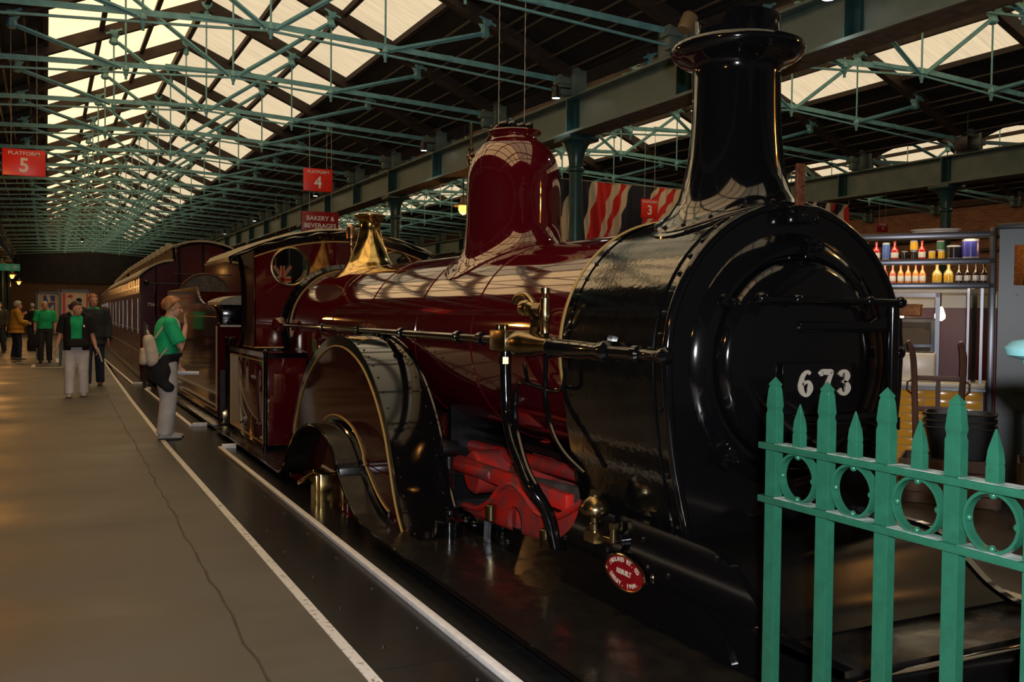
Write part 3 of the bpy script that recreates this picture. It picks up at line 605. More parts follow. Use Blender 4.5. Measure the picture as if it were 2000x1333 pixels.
for x, z in ((2.73, 1.555), (3.20, 1.82), (2.735, 0.86), (3.58, 0.885)):
    d = Vector((x - XC, z - CZ)).normalized(); g = G(); c = Vector((x, 3.36, z)); g.bar(c - Vector((d.x, 0, d.y)) * 0.05, c + Vector((d.x, 0, d.y)) * 0.05, 0.05, 0.035, (0, 1, 0)); g.lathe([(0.026, -0.055), (0.026, -0.02)], c, 'Y', 6); g.lathe([(0.012, -0.08), (0.012, -0.05)], c, 'Y', 8); g.o('door_clamp', 'black', loco, bevel=0.005)
# lamp iron
g = G(); g.box(3.085, 3.135, 3.33, 3.352, 1.96, 2.205); lb = g.o('lamp_iron', 'rust_bar', loco, bevel=0.008)
g = G(); g.box(3.075, 3.21, 3.31, 3.40, 1.93, 2.01); g.tube([(3.11, 3.30, 1.955), (3.11, 3.33, 1.955)], 0.018, 8); g.tube([(3.18, 3.30, 1.95), (3.18, 3.33, 1.95)], 0.014, 8); g.o('lamp_iron_foot', 'black', lb, bevel=0.006)
# --- chimney
def saddle(cy, rows, n=48, rb=0.706):
    rings = []
    for r, h, wgt in rows:                                   # wgt 1: sits on barrel, 0: level
        ring = []
        for k in range(n):
            a = 2 * pi * k / n; dx, dy = r * cos(a), r * sin(a); zb = CZ + sqrt(max(rb * rb - dx * dx, 0.01)); ring.append((XC + dx, cy + dy, wgt * (zb + h) + (1 - wgt) * h))
        rings.append(ring)
    return rings
CY = 3.85
g = G(); g.loft(saddle(CY, [(0.40, -0.01, 1), (0.405, 0.012, 1), (0.40, 0.022, 1), (0.375, 0.03, 1), (0.33, 0.055, 1), (0.285, 0.11, 0.9 if False else 1)] + [(0.255, 2.20, 0), (0.238, 2.30, 0), (0.226, 2.42, 0), (0.220, 2.55, 0), (0.217, 2.70, 0), (0.218, 2.74, 0), (0.235, 2.765, 0), (0.285, 2.785, 0), (0.325, 2.815, 0), (0.336, 2.84, 0), (0.33, 2.858, 0), (0.30, 2.872, 0), (0.215, 2.885, 0), (0.17, 2.885, 0)]), True, False)
ch = g.o('chimney', 'black', loco, smooth=50)
rivets(ch, [(XC + 0.385 * cos(a), CY + 0.385 * sin(a), CZ + sqrt(0.706 ** 2 - (0.385 * cos(a)) ** 2) + 0.03) for a in [radians(d) for d in range(170, 300, 22)]], 0.012)
g = G(); rings = []
for r, top in ((0.208, 0), (0.212, 0.5), (0.212, 1), (0.196, 1), (0.19, 0)):
    ring = []
    for k in range(48):
        a = 2 * pi * k / 48; hgt = 3.005 if sin(a) < 0.62 and cos(a) > -0.80 else 2.93
        ring.append((XC + r * cos(a), CY + r * sin(a), 2.88 + (hgt - 2.88) * top))
    rings.append(ring)
g.loft(rings, False, False); g.o('wind_collar', 'black', ch, smooth=40)
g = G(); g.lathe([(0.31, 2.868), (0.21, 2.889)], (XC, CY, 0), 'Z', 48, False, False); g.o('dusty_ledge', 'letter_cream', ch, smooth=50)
g = G(); g.loft(saddle(CY, [(0.398, -0.02, 1), (0.425, -0.012, 1), (0.425, 0.012, 1), (0.395, 0.014, 1)]), False, False); g.o('chimney_base_flange', 'black', ch)
# --- boiler barrel
g = G(); g.lathe([(0.668, 4.37), (0.668, 10.95)], (XC, 0, CZ), 'Y', 128); bo = g.o('boiler', 'maroon', loco, smooth=50)
for y in (5.68, 6.72, 7.95, 9.02): g = G(); g.lathe([(0.668, y - 0.03), (0.6735, y - 0.028), (0.6735, y + 0.028), (0.668, y + 0.03)], (XC, 0, CZ), 'Y', 128, False, False); g.o('boiler_band', 'maroon', bo, smooth=20)
g = G(); g.lathe([(0.668, 4.392), (0.716, 4.392), (0.717, 4.372), (0.668, 4.372)], (XC, 0, CZ), 'Y', 96, False, False); g.o('cream_ring', 'cream_line', bo)
g = G(); g.lathe([(0.675, 4.37), (0.712, 4.37), (0.712, 4.30)], (XC, 0, CZ), 'Y', 96, False, False)
g.v = [v for v in g.v]; g.o('joint_ring', 'black', bo)
g = G(); g.lathe([(0.66, 10.78), (0.69, 10.78), (0.70, 10.84), (0.745, 10.87), (0.745, 10.9)], (XC, 0, CZ), 'Y', 96, False, False); fr_ = g.o('firebox_flange', 'black', bo)
g = G(); g.lathe([(0.67, 10.72), (0.678, 10.72), (0.678, 10.735), (0.67, 10.735)], (XC, 0, CZ), 'Y', 96, False, False); g.o('flange_lining', 'cream_line', bo)
rivets(bo, [(XC + 0.725 * cos(radians(a)), 10.865, CZ + 0.725 * sin(radians(a))) for a in range(95, 200, 7)], 0.011)
g = G(); g.box(XC - 0.67, XC + 0.67, 9.5, 10.95, 0.25, CZ); g.o('firebox', 'maroon', loco, bevel=0.03)
# --- dome
DY = 6.40
rows = [(0.51, -0.012, 1), (0.495, 0.004, 1), (0.46, 0.011, 1), (0.425, 0.028, 1), (0.395, 0.06, 1), (0.372, 0.105, 1)] + [(0.357, 2.16, 0), (0.353, 2.36, 0), (0.350, 2.50, 0), (0.346, 2.54, 0), (0.336, 2.59, 0), (0.318, 2.645, 0), (0.29, 2.70, 0), (0.255, 2.745, 0), (0.215, 2.775, 0), (0.182, 2.785, 0), (0.178, 2.80, 0), (0.172, 2.815, 0), (0.175, 2.835, 0), (0.20, 2.845, 0), (0.205, 2.853, 0), (0.20, 2.861, 0), (0.10, 2.872, 0), (0.01, 2.874, 0)]
rings = saddle(DY, rows, 64, 0.668)
g = G(); g.loft(rings, False, True); dm = g.o('dome', 'maroon', loco, smooth=60)
g = G(); g.tube([(p[0] * 1.0, p[1], p[2] + 0.012) for p in saddle(DY, [(0.508, -0.008, 1)], 64, 0.668)[0] + saddle(DY, [(0.508, -0.008, 1)], 64, 0.668)[0][:1]], 0.007, 6); g.o('dome_seam', 'maroon', dm)
for s in (-1, 1):
    pts = spline([(XC + s * 0.07, DY - 0.02, 2.905), (XC + s * 0.07, DY + 0.12, 2.915), (XC + s * 0.075, DY + 0.25, 2.87), (XC + s * 0.08, DY + 0.36, 2.80), (XC + s * 0.09, DY + 0.50, 2.76), (XC + s * 0.09, DY + 0.66, 2.76)], 5)
    g = G(); g.tube(pts, [0.028 if i < 8 else 0.024 for i in range(len(pts))], 8, sx=0.5); lv = g.o('valve_lever', 'maroon', dm)
    g = G(); y0 = DY + 0.60; x = XC + s * 0.09
    g.lathe([(0.03, 2.05), (0.032, 2.45), (0.036, 2.46), (0.03, 2.48), (0.012, 2.49), (0.012, 2.60), (0.02, 2.62), (0.02, 2.68), (0.028, 2.70), (0.028, 2.74), (0.016, 2.76), (0.016, 2.80), (0.026, 2.81), (0.026, 2.825), (0.012, 2.83), (0.0125, 3.02), (0.008, 3.025)], (x, y0, 0), 'Z', 12); g.o('spring_balance', 'brass_dull', lv)
    g = G()
    for dx, dy in ((-0.02, 0), (0.03, 0.02), (0.03, -0.03), (-0.03, 0.035)): g.sphere((XC + s * 0.07 + dx, DY - 0.03 + dy, 2.905), 0.028, 10, 8, (1, 1, 1.0))
    g.tube([(XC + s * 0.07, DY - 0.03, 2.86), (XC + s * 0.07, DY - 0.03, 2.90)], 0.05, 12); g.o('lever_pivot', 'black', lv)
# --- brass safety valve cover and whistle
g = G(); g.loft(saddle(9.92, [(0.40, -0.01, 1), (0.385, 0.008, 1), (0.33, 0.026, 1), (0.275, 0.06, 1), (0.232, 0.11, 1)] + [(0.190, 2.16, 0), (0.155, 2.23, 0), (0.130, 2.31, 0), (0.114, 2.39, 0), (0.110, 2.45, 0), (0.118, 2.49, 0), (0.148, 2.52, 0), (0.168, 2.537, 0), (0.166, 2.552, 0), (0.12, 2.56, 0), (0.10, 2.57, 0), (0.09, 2.578, 0)], 40, 0.668), False, True); g.o('safety_valve_cover', 'brass', loco, smooth=60)
g = G(); g.lathe([(0.15, 2.553), (0.10, 2.572), (0.02, 2.575)], (XC, 9.92, 0), 'Z', 32, False, True); g.o('valve_top', 'letter_cream', loco)
g = G(); g.lathe([(0.02, 1.97), (0.02, 2.24), (0.05, 2.26), (0.05, 2.29), (0.02, 2.30), (0.02, 2.33), (0.058, 2.34), (0.06, 2.43), (0.052, 2.47), (0.025, 2.49), (0.012, 2.51)], (3.13, 10.55, 0), 'Z', 16); g.o('whistle', 'copper', loco)
# --- handrail / ejector pipe on the left
hx = 2.40
g = G(); g.tube([(hx, 10.95, 1.352), (hx, 5.05, 1.345)], 0.026, 12)
for y in (9.0, 7.85, 6.75, 5.66, 5.3): g.lathe([(0.028, -0.03), (0.04, -0.025), (0.04, 0.025), (0.028, 0.03)], (hx, y, 1.348), 'Y', 14)
g.o('ejector_pipe', 'black', loco)
g = G(); g.lathe([(0.03, -0.10), (0.085, -0.06), (0.095, 0.0), (0.05, 0.02)], (hx, 10.92, 1.352), 'Y', 20); g.o('pipe_flange', 'maroon', loco)
g = G(); g.box(hx - 0.055, hx + 0.055, 4.86, 5.07, 1.285, 1.405); g.lathe([(0.022, 1.40), (0.022, 1.44)], (hx - 0.02, 5.01, 0), 'Z', 6); g.lathe([(0.022, 1.40), (0.022, 1.44)], (hx - 0.02, 4.93, 0), 'Z', 6); bb = g.o('brass_block', 'brass_dull', loco, bevel=0.006)
g = G(); g.lathe([(0.052, 4.86), (0.062, 4.82), (0.075, 4.78), (0.075, 4.68), (0.068, 4.66), (0.068, 4.60), (0.05, 4.50), (0.045, 4.40)], (hx, 0, 1.335), 'Y', 24); g.tube([(hx, 4.62, 1.36), (hx - 0.01, 4.57, 1.43), (hx - 0.01, 4.55, 1.47)], 0.03, 12); g.lathe([(0.036, 1.43), (0.036, 1.47)], (hx - 0.01, 4.555, 0), 'Z', 6); g.o('brass_valve_body', 'brass_dull', loco)
g = G(); g.tube([(hx, 4.55, 1.47), (hx, 4.60, 1.52), (hx, 4.66, 1.535)], [0.034, 0.042, 0.045], 14); g.tube([(hx, 4.62, 1.53), (hx, 4.50, 1.53)], 0.036, 6); pts = spline([(hx, 4.62, 1.55), (hx, 4.70, 1.60), (hx, 4.80, 1.60), (hx, 4.84, 1.565)], 5); g.tube(pts, 0.022, 10); g.lathe([(0.045, 4.64), (0.05, 4.66), (0.05, 4.72), (0.04, 4.74)], (hx, 0, 1.535), 'Y', 16); g.o('snifting_valve', 'brass_dull', loco)
g = G(); g.lathe([(0.024, 1.40), (0.024, 1.44), (0.018, 1.45), (0.03, 1.47), (0.034, 1.50), (0.028, 1.53), (0.028, 1.585), (0.018, 1.59), (0.014, 1.61), (0.026, 1.612), (0.026, 1.64)], (hx - 0.01, 4.46, 0), 'Z', 14); g.tube([(hx - 0.01, 4.46, 1.53), (hx, 4.55, 1.53)], 0.02, 8); g.o('relief_valve', 'brass_dull', loco)
g = G(); g.lathe([(0.046, 4.42), (0.056, 4.40), (0.056, 4.38), (0.048, 4.36), (0.048, 3.90), (0.054, 3.88), (0.054, 3.84), (0.03, 3.82), (0.03, 3.62), (0.04, 3.61), (0.04, 3.57), (0.026, 3.56), (0.026, 3.42), (0.038, 3.40), (0.04, 3.37), (0.02, 3.35)], (hx, 0, 1.325), 'Y', 20); g.box(hx + 0.02, 2.46, 3.88, 3.92, 1.33, 1.40); g.o('blower_pipe', 'black', loco)
g = G(); pts = spline([(hx, 4.965, 1.29), (hx, 4.955, 1.1), (hx, 4.93, 0.92), (hx - 0.01, 4.85, 0.78), (hx - 0.01, 4.73, 0.66), (hx - 0.01, 4.62, 0.55), (hx + 0.06, 4.55, 0.42), (hx + 0.10, 4.52, 0.22)], 6); g.tube(pts, 0.034, 12); g.o('feed_pipe', 'black', loco)
g = G(); pts = spline([(hx, 4.82, 1.06), (hx, 4.83, 0.95), (hx, 4.80, 0.84), (hx - 0.01, 4.66, 0.66), (hx + 0.01, 4.55, 0.54), (hx + 0.06, 4.47, 0.40), (hx + 0.08, 4.44, 0.22)], 5); g.tube(pts, 0.016, 8); pts = spline([(hx, 4.83, 1.04), (hx, 4.80, 1.10), (hx, 4.70, 1.12), (hx, 4.40, 1.10), (hx, 4.28, 1.12), (hx, 4.25, 1.22)], 5); g.tube(pts, 0.011, 8); g.tube([(hx, 4.68, 1.13), (hx, 4.72, 1.22)], 0.012, 8); g.o('oil_pipe', 'black', loco)
g = G(); g.lathe([(0.042, 1.21), (0.042, 1.25), (0.03, 1.255), (0.03, 1.30)], (hx, 4.965, 0), 'Z', 8); g.o('pipe_union', 'brass_dull', loco)
g = G(); pts = spline([(hx, 4.46, 1.42), (hx, 4.465, 1.28), (hx, 4.47, 1.1), (hx, 4.44, 0.98), (hx, 4.36, 0.86), (hx + 0.02, 4.27, 0.77), (hx + 0.06, 4.15, 0.69)], 6); g.tube(pts, 0.014, 8); g.o('drain_pipe', 'black', loco)
# --- main frames
top = [(2.42, 0.265), (2.62, 0.27), (2.72, 0.285), (2.83, 0.33), (2.93, 0.40), (3.04, 0.475), (3.14, 0.512), (3.30, 0.522), (3.9, 0.53), (4.22, 0.54)]
cut = [(4.26, 0.50), (4.30, 0.42), (4.38, 0.34), (4.50, 0.275), (4.66, 0.235), (4.85, 0.215), (5.2, 0.20), (6.2, 0.17), (12.0, 0.15)]
poly = spline([Vector((a, b, 0)) for a, b in top], 4) + spline([Vector((a, b, 0)) for a, b in cut], 4) + [(12.0, -0.55, 0), (2.42, -0.55, 0)]
poly = [(p[0], p[1]) for p in poly]
for s in (-1, 1):
    a, b = sorted((XC + s * 0.65, XC + s * 0.61)); g = G(); g.prism(poly, 'X', a, b); f_ = g.o('frame_plate', 'black', loco, smooth=25)
    if s < 0:
        rivets(f_, [(2.497, y, 0.33) for y in (4.12, 3.97, 3.83, 3.62, 3.46)] + [(2.497, y, 0.45) for y in (4.05, 3.92, 3.8, 3.66)] + [(2.497, 3.12, 0.49), (2.497, 2.87, 0.27), (2.497, 5.1, 0.12), (2.497, 4.4, 0.30)], 0.017)
        rivets(f_, [(2.49, y, 0.13) for y in (5.95, 5.83, 5.72, 5.58)], 0.028, 'black', 'bolt')
        g = G(); pp = [(4.43, 0.075)] + [(4.43 + 0.0, 0.13)] + [(p[0], p[1]) for p in spline([Vector((4.43, 0.13, 0)), Vector((4.40, 0.20, 0)), Vector((4.30, 0.245, 0)), Vector((4.1, 0.255, 0)), Vector((3.35, 0.27, 0)), Vector((3.18, 0.25, 0)), Vector((3.07, 0.19, 0)), Vector((3.01, 0.10, 0)), Vector((3.0, 0.075, 0))], 5)]
        g.prism(pp, 'X', 2.484, 2.50); g.o('valance_panel', 'black', f_, smooth=25)
        g = G(); g.tube([(2.486, p[0], p[1]) for p in pp[1:]], 0.005, 6); g.o('panel_edge', 'steel_dark', f_)
        g = G(); g.box(2.475, 2.5, 5.405, 5.415, 0.07, 0.20); g.o('frame_bracket', 'black', f_)
# apron between the frames, front deck, buffer beam
g = G(); ap = [(3.44, 0.50)] + [(p[0], p[1] - 0.012) for p in reversed(spline([Vector((a, b, 0)) for a, b in top[2:8]], 4))]; ap2 = ap + [(p[0], p[1] - 0.03) for p in reversed(ap)]
g.prism(ap2, 'X', XC - 0.60, XC + 0.60); g.o('apron_plate', 'apron', loco, smooth=40)
g = G(); g.box(XC - 0.65, XC + 0.65, 2.40, 2.76, 0.22, 0.262); g.o('front_deck', 'plate_black', loco, bevel=0.004)
g = G(); g.box(XC - 1.22, XC + 1.22, 2.34, 2.40, -0.30, 0.25); bbm = g.o('buffer_beam', 'black', loco, bevel=0.006)
g = G(); g.box(3.40, 3.62, 2.325, 2.345, 0.06, 0.205); rp = g.o('beam_plate', 'plate_red', bbm, bevel=0.004)
g = G()
for a, b in (((3.40, 0.06), (3.62, 0.06)), ((3.40, 0.205), (3.62, 0.205)), ((3.40, 0.06), (3.40, 0.205)), ((3.62, 0.06), (3.62, 0.205))): g.bar((a[0], 2.322, a[1]), (b[0], 2.322, b[1]), 0.012, 0.012)
g.o('beam_plate_border', 'brass_dull', rp)
for s in (-1, 1):
    g = G(); g.lathe([(0.09, 2.34), (0.085, 2.20), (0.06, 2.08), (0.045, 2.06), (0.045, 1.96), (0.20, 1.945), (0.20, 1.92), (0.12, 1.90)], (XC + s * 0.87, 0, 0.04), 'Y', 24); g.o('buffer', 'black', loco)
# --- running plate
prof_o = [(2.40, 0.07), (5.75, 0.085), (6.0, 0.10), (6.18, 0.14), (6.35, 0.215), (6.52, 0.32), (6.60, 0.37), (6.63, 0.43), (6.80, 0.54), (7.0, 0.60), (7.25, 0.625), (7.5, 0.605), (7.75, 0.53), (7.98, 0.42), (8.15, 0.29), (8.28, 0.16), (8.42, 0.09), (8.6, 0.07), (9.2, 0.07), (12.1, 0.07)]
po = spline([Vector((a, b, 0)) for a, b in prof_o[1:-1]], 4); po = [(2.40, 0.07)] + [(p[0], p[1]) for p in po] + [(12.1, 0.07)]
for s in (-1, 1):
    sec = [(y, z) for y, z in po] + [(y, z - 0.02) for y, z in reversed(po)]
    g = G(); a, b = sorted((XC + s * 1.285, XC + s * 1.075)); g.prism(sec, 'X', a, b); rp_ = g.o('running_plate', 'plate_black', loco, smooth=30)
    g = G(); a, b = sorted((XC + s * 1.09, XC + s * 0.632)); g.box(a, b, 2.40, 5.9, 0.045, 0.068); g.o('running_plate_deck', 'plate_black', loco)
    g = G(); a, b = sorted((XC + s * 1.09, XC + s * 0.66)); g.box(a, b, 8.6, 12.1, 0.045, 0.068); g.o('running_plate_deck', 'plate_black', loco)
    g = G(); g.tube([(XC + s * 1.287, y, z - 0.008) for y, z in po], 0.011, 6); g.o('plate_edge', 'black', rp_)
    g = G(); a, b = sorted((XC + s * 1.28, XC + s * 1.08)); g.box(a, b, 6.555, 6.60, 0.30, 0.385); g.o('foot_step', 'steel_dark', rp_, bevel=0.006)
    g = G(); g.tube([(XC + s * 1.115, y, z + 0.012) for y, z in po if 5.95 < y < 8.3], 0.012, 6); g.o('arch_angle', 'black', rp_)
    # axlebox, horn plate under the arch
    a, b = sorted((XC + s * 1.12, XC + s * 1.09)); g = G(); g.prism([(6.62, -0.6), (6.74, 0.10), (6.80, 0.5), (7.2, 0.58), (7.6, 0.52), (7.85, 0.30), (7.95, -0.6)], 'X', a, b); g.o('horn_plate', 'maroon', loco)
    c = XC + s * 1.14; a, b = sorted((c, c + s * 0.13))
    g = G(); g.box(a, b, 7.09, 7.42, -0.40, 0.20); g.box(min(c, c + s * .15), max(c, c + s * .15), 7.19, 7.24, -0.45, 0.24); g.box(min(c, c + s * .15), max(c, c + s * .15), 7.06, 7.11, -0.45, 0.27); ab = g.o('axlebox', 'brass', loco, bevel=0.012)
    g = G(); g.bar((c + s * 0.12, 7.20, 0.27), (c + s * 0.17, 7.50, 0.13), 0.10, 0.035); g.o('axlebox_lid', 'brass', ab, bevel=0.01)
    g = G(); g.box(min(XC + s * 1.09, XC + s * 1.15), max(XC + s * 1.09, XC + s * 1.15), 6.82, 7.07, -0.5, 0.36); g.o('axlebox_guide', 'maroon', ab, bevel=0.01)
    rivets(ab, [(c + s * 0.02, 6.88, 0.38), (c + s * 0.02, 6.98, 0.44)], 0.018, 'steel_dark', 'bolt')
# --- driving splashers
spo = [(-1.80, .072), (-1.66, .14), (-1.52, .30), (-1.40, .53), (-1.28, .74), (-1.09, .95), (-0.86, 1.12), (-.64, 1.222), (-.36, 1.295), (-.08, 1.318), (.19, 1.295), (.55, 1.195), (.875, 1.042), (1.15, .837), (1.36, .59), (1.47, .345), (1.52, .06)]
SPC = 7.36
sp = [(SPC + p[0], p[1]) for p in spline([Vector((a, b, 0)) for a, b in spo], 4)]
def inset(poly, d):
    out = []
    for i, p in enumerate(poly):
        a = Vector(poly[max(i - 1, 0)]); b = Vector(poly[min(i + 1, len(poly) - 1)]); t = (b - a).normalized(); nrm = Vector((t.y, -t.x)); out.append((p[0] + nrm.x * d, p[1] + nrm.y * d))
    return out
sp_in = [p for p in inset(sp, 0.085) if p[1] > 0.05]
for s in (-1, 1):
    x0, x1 = XC + s * 1.085, XC + s * 0.70
    outer = sp + [(sp[-1][0], 0.03), (sp[0][0], 0.03)]
    g = G(); g.prism(sp + list(reversed(inset(sp, 0.02))), 'X', min(x0, x1), max(x0, x1)); st = g.o('splasher_top', 'black', loco, smooth=30)
    a, b = sorted((x0 - s * 0.0, x0 - s * 0.02)); g = G(); g.prism(inset(sp, 0.005) + list(reversed(inset(sp, 0.09))), 'X', a - (0.004 if s < 0 else 0), b + (0.004 if s > 0 else 0)); g.o('splasher_border', 'black', st, smooth=30)
    g = G(); g.prism(inset(sp, 0.04), 'X', a, b); g.o('splasher_face', 'maroon_side', loco, smooth=30)
    g = G(); xf_ = x0 + s * 0.006; g.tube([(xf_, y, z) for y, z in sp_in], 0.0075, 6); g.o('splasher_lining', 'cream_line', st)
    arc_l = [(y, z + 0.06) for y, z in po if 6.05 < y < 7.75]
    g = G(); g.tube([(xf_, y, z) for y, z in arc_l], 0.0075, 6); g.o('arch_lining', 'cream_line', st)
    g = G(); g.prism([(y, z + 0.052) for y, z in po if 6.0 < y < 8.3] + list(reversed([(y, z - 0.01) for y, z in po if 6.0 < y < 8.3])), 'X', min(x0, x0 + s * .006), max(x0, x0 + s * .006)); g.o('arch_border', 'black', st, smooth=30)
    g = G(); g.tube([(XC + s * 0.72, y, z + 0.004) for y, z in sp[6:-6]], 0.016, 8); g.o('splasher_angle', 'black', st)
    g = G(); g.bar((xf_, 6.0, 0.40), (xf_, 6.55, 0.40), 0.006, 0.012); g.o('face_joint', 'maroon', st)
    if s < 0: rivets(st, [(x0 + 0.03, sp[i][0], sp[i][1] + 0.0) for i in range(2, len(sp) - 8, 2)] + [(x0 + 0.31, sp[i][0], sp[i][1] + 0.0) for i in range(2, len(sp) - 14, 2)], 0.009)
    g = G(); a, b = sorted((XC + s * 0.72, XC + s * 0.66)); g.tube([(XC + s * 0.70, 5.93, 0.08), (XC + s * 0.70, 5.93, 0.56)], 0.03, 10); g.lathe([(0.05, -0.06), (0.06, 0.0), (0.05, 0.06)], (XC + s * 0.70, 5.93, 0.58), 'X', 14); g.o('frame_stay', 'black_dull', loco)
# oil pot
g = G(); g.lathe([(0.088, 0.068), (0.088, 0.15), (0.094, 0.155), (0.094, 0.165), (0.05, 0.178), (0.02, 0.18), (0.012, 0.195), (0.022, 0.205), (0.018, 0.225), (0.006, 0.23)], (2.33, 5.62, 0), 'Z', 28); g.o('oil_pot', 'black', loco)
# brass lubricator
LX, LY, LZ = 2.43, 3.99, 0.0
g = G(); g.lathe([(0.025, 0.43), (0.026, 0.47), (0.02, 0.475), (0.022, 0.50), (0.03, 0.50), (0.066, 0.515), (0.075, 0.535), (0.07, 0.56), (0.045, 0.59), (0.028, 0.605), (0.028, 0.615)], (LX, LY, LZ), 'Z', 24); g.lathe([(0.03, 0.615), (0.03, 0.64)], (LX, LY, LZ), 'Z', 6); g.box(LX - 0.035, LX + 0.035, LY - 0.05, LY + 0.045, 0.38, 0.435); g.tube([(LX, LY - 0.04, 0.41), (LX + 0.03, LY - 0.12, 0.405), (LX + 0.08, LY - 0.13, 0.405)], 0.018, 10); g.lathe([(0.02, 0.40), (0.02, 0.465)], (LX + 0.03, LY - 0.125, 0), 'Z', 10); g.lathe([(0.026, 0.465), (0.026, 0.495)], (LX + 0.03, LY - 0.125, 0), 'Z', 6); g.o('lubricator', 'brass_dull', loco)
g = G(); g.lathe([(0.05, 2.475), (0.05, 2.50)], (0, LY - 0.13, 0.405), 'X', 16); g.o('lubricator_flange', 'black', loco)
# oval works plate
OY, OZ, OA, OB = 3.79, 0.268, 0.165, 0.082
g = G(); g.prism([(OY + OA * cos(t), OZ + OB * sin(t)) for t in [2 * pi * i / 48 for i in range(48)]], 'X', 2.475, 2.484); wp = g.o('works_plate', 'plate_red', loco, smooth=30)
g = G(); g.tube([(2.475, OY + OA * cos(t), OZ + OB * sin(t)) for t in [2 * pi * i / 48 for i in range(49)]], 0.006, 6); g.o('plate_rim', 'brass_dull', wp)
def arc_text(body, a0, a1, flip, size):
    n = len(body)
    for i, chh in enumerate(body):
        if chh == ' ': continue
        a = radians(a0 + (a1 - a0) * i / (n - 1)); y = OY - OA * 0.78 * cos(a); z = OZ + OB * 0.72 * sin(a)
        ang = atan2(-OB * cos(a), OA * sin(a)) if not flip else atan2(OB * cos(a), -OA * sin(a))
        text(chh, 'lettering', face_x(2.472, y, z) @ Matrix.Rotation(ang, 4, 'Z'), size, 'letter_cream', wp, 0.001, 0.0008)
arc_text('MIDLAND RY. CO', 152, 28, False, 0.030); text('REBUILT', 'lettering', face_x(2.472, OY, OZ), 0.034, 'letter_cream', wp, 0.001, 0.0008)
arc_text('DERBY. 1909.', 212, 328, True, 0.030)
# --- red motion seen through the frame opening
g = G(); g.box(2.58, 2.64, 4.55, 6.45, 0.40, 0.50); g.tube([(2.61, 5.55, 0.45), (2.61, 6.3, 0.42)], 0.045, 12); g.o('motion_bar', 'red_frame', loco, bevel=0.012)
g = G(); pts = [(p[0], p[1]) for p in spline([Vector((5.98, 0.17, 0)), Vector((5.75, 0.19, 0)), Vector((5.55, 0.28, 0)), Vector((5.40, 0.39, 0)), Vector((5.22, 0.44, 0)), Vector((5.05, 0.40, 0)), Vector((4.90, 0.33, 0)), Vector((4.70, 0.34, 0)), Vector((4.50, 0.42, 0)), Vector((4.36, 0.50, 0))], 4)]
low = [(4.36, 0.0), (5.98, 0.0)]; hole = [(5.22 + 0.10 * cos(t), 0.20 + 0.11 * sin(t)) for t in [2 * pi * i / 14 for i in range(14)]]
g.prism(pts + low, 'X', 2.60, 2.63, [hole]); g.o('spring_plate', 'red_frame', loco)
g = G(); g.tube([(2.60, y, z + 0.006) for y, z in pts], 0.02, 8, sx=1.8); g.o('spring_plate_rim', 'red_frame', loco)
g = G(); g.lathe([(0.13, 2.64), (0.15, 2.66), (0.15, 2.88), (0.13, 2.90)], (0, 5.98, 0.40), 'X', 28); g.lathe([(0.03, 2.60), (0.03, 2.64)], (0, 5.98, 0.42), 'X', 10); g.o('balance_weight', 'red_frame', loco)
g = G(); g.lathe([(0.13, 2.98), (0.15, 3.0), (0.15, 3.2), (0.13, 3.22)], (0, 5.6, 0.50), 'X', 28); g.o('balance_weight', 'red_frame', loco)
g = G(); g.lathe([(0.028, 0.16), (0.034, 0.18), (0.034, 0.50), (0.028, 0.53)], (2.56, 6.28, 0), 'Z', 10); g.lathe([(0.05, 0.24), (0.05, 0.46)], (2.58, 6.28, 0), 'Z', 8); g.o('hanger_link', 'red_frame', loco)
g = G(); g.tube([(2.70, 4.25, 0.50), (2.70, 6.6, 0.36)], 0.05, 14); g.o('slide_bar', 'dusty_grey', loco)
g = G(); g.tube([(2.88, 4.3, 0.55), (2.88, 6.6, 0.50)], 0.05, 10); g.box(2.7, 3.6, 4.6, 4.75, 0.10, 0.42); g.box(2.75, 3.55, 5.5, 5.6, 0.0, 0.5); g.o('cross_member', 'red_frame', loco)
g = G(); g.box(2.55, 3.75, 4.3, 6.6, 0.05, 0.10); g.o('motion_tray', 'dusty_grey', loco)
for y in (5.42, 4.68):
    g = G(); g.lathe([(0.037, 0.19), (0.037, 0.285), (0.03, 0.29)], (2.53, y, 0), 'Z', 18); g.o('brass_cap', 'brass_dull', loco)
g = G(); g.prism([(4.4, 0.64), (6.9, 0.64), (6.9, 0.60), (4.4, 0.60)], 'X', 2.85, 3.45); g.o('boiler_bottom_angle', 'black_dull', loco)
g = G(); g.box(2.70, 3.60, 6.5, 6.55, 0.0, 1.0); g.o('motion_plate', 'black_dull', loco)
# --- wheels
def wheel(x, y, r, mt='maroon'):
    g = G(); z = -0.96 + r; g.lathe([(r * 0.9, -0.06), (r, -0.06), (r, 0.06), (r + 0.025 if r < 1 else r + .02, 0.065), (r, 0.085), (r * 0.9, 0.085)], (x, y, z), 'X', 40, False, False)
    for k in range(12 if r < 1 else 18): a = 2 * pi * k / (12 if r < 1 else 18); g.bar((x, y, z), (x, y + r * 0.92 * cos(a), z + r * 0.92 * sin(a)), 0.06, 0.05, (1, 0, 0))
    g.lathe([(0.16, -0.1), (0.16, 0.1)], (x, y, z), 'X', 16); g.o('wheel', mt, loco)
for s in (-1, 1):
    wheel(XC + s * 0.75 - (0.0 if s > 0 else 0.0), SPC, 1.10); 
    for y in (3.6, 5.4): wheel(XC + s * 0.76, y, 0.48)
    wheel(XC + s * 0.76, 10.6, 0.60)
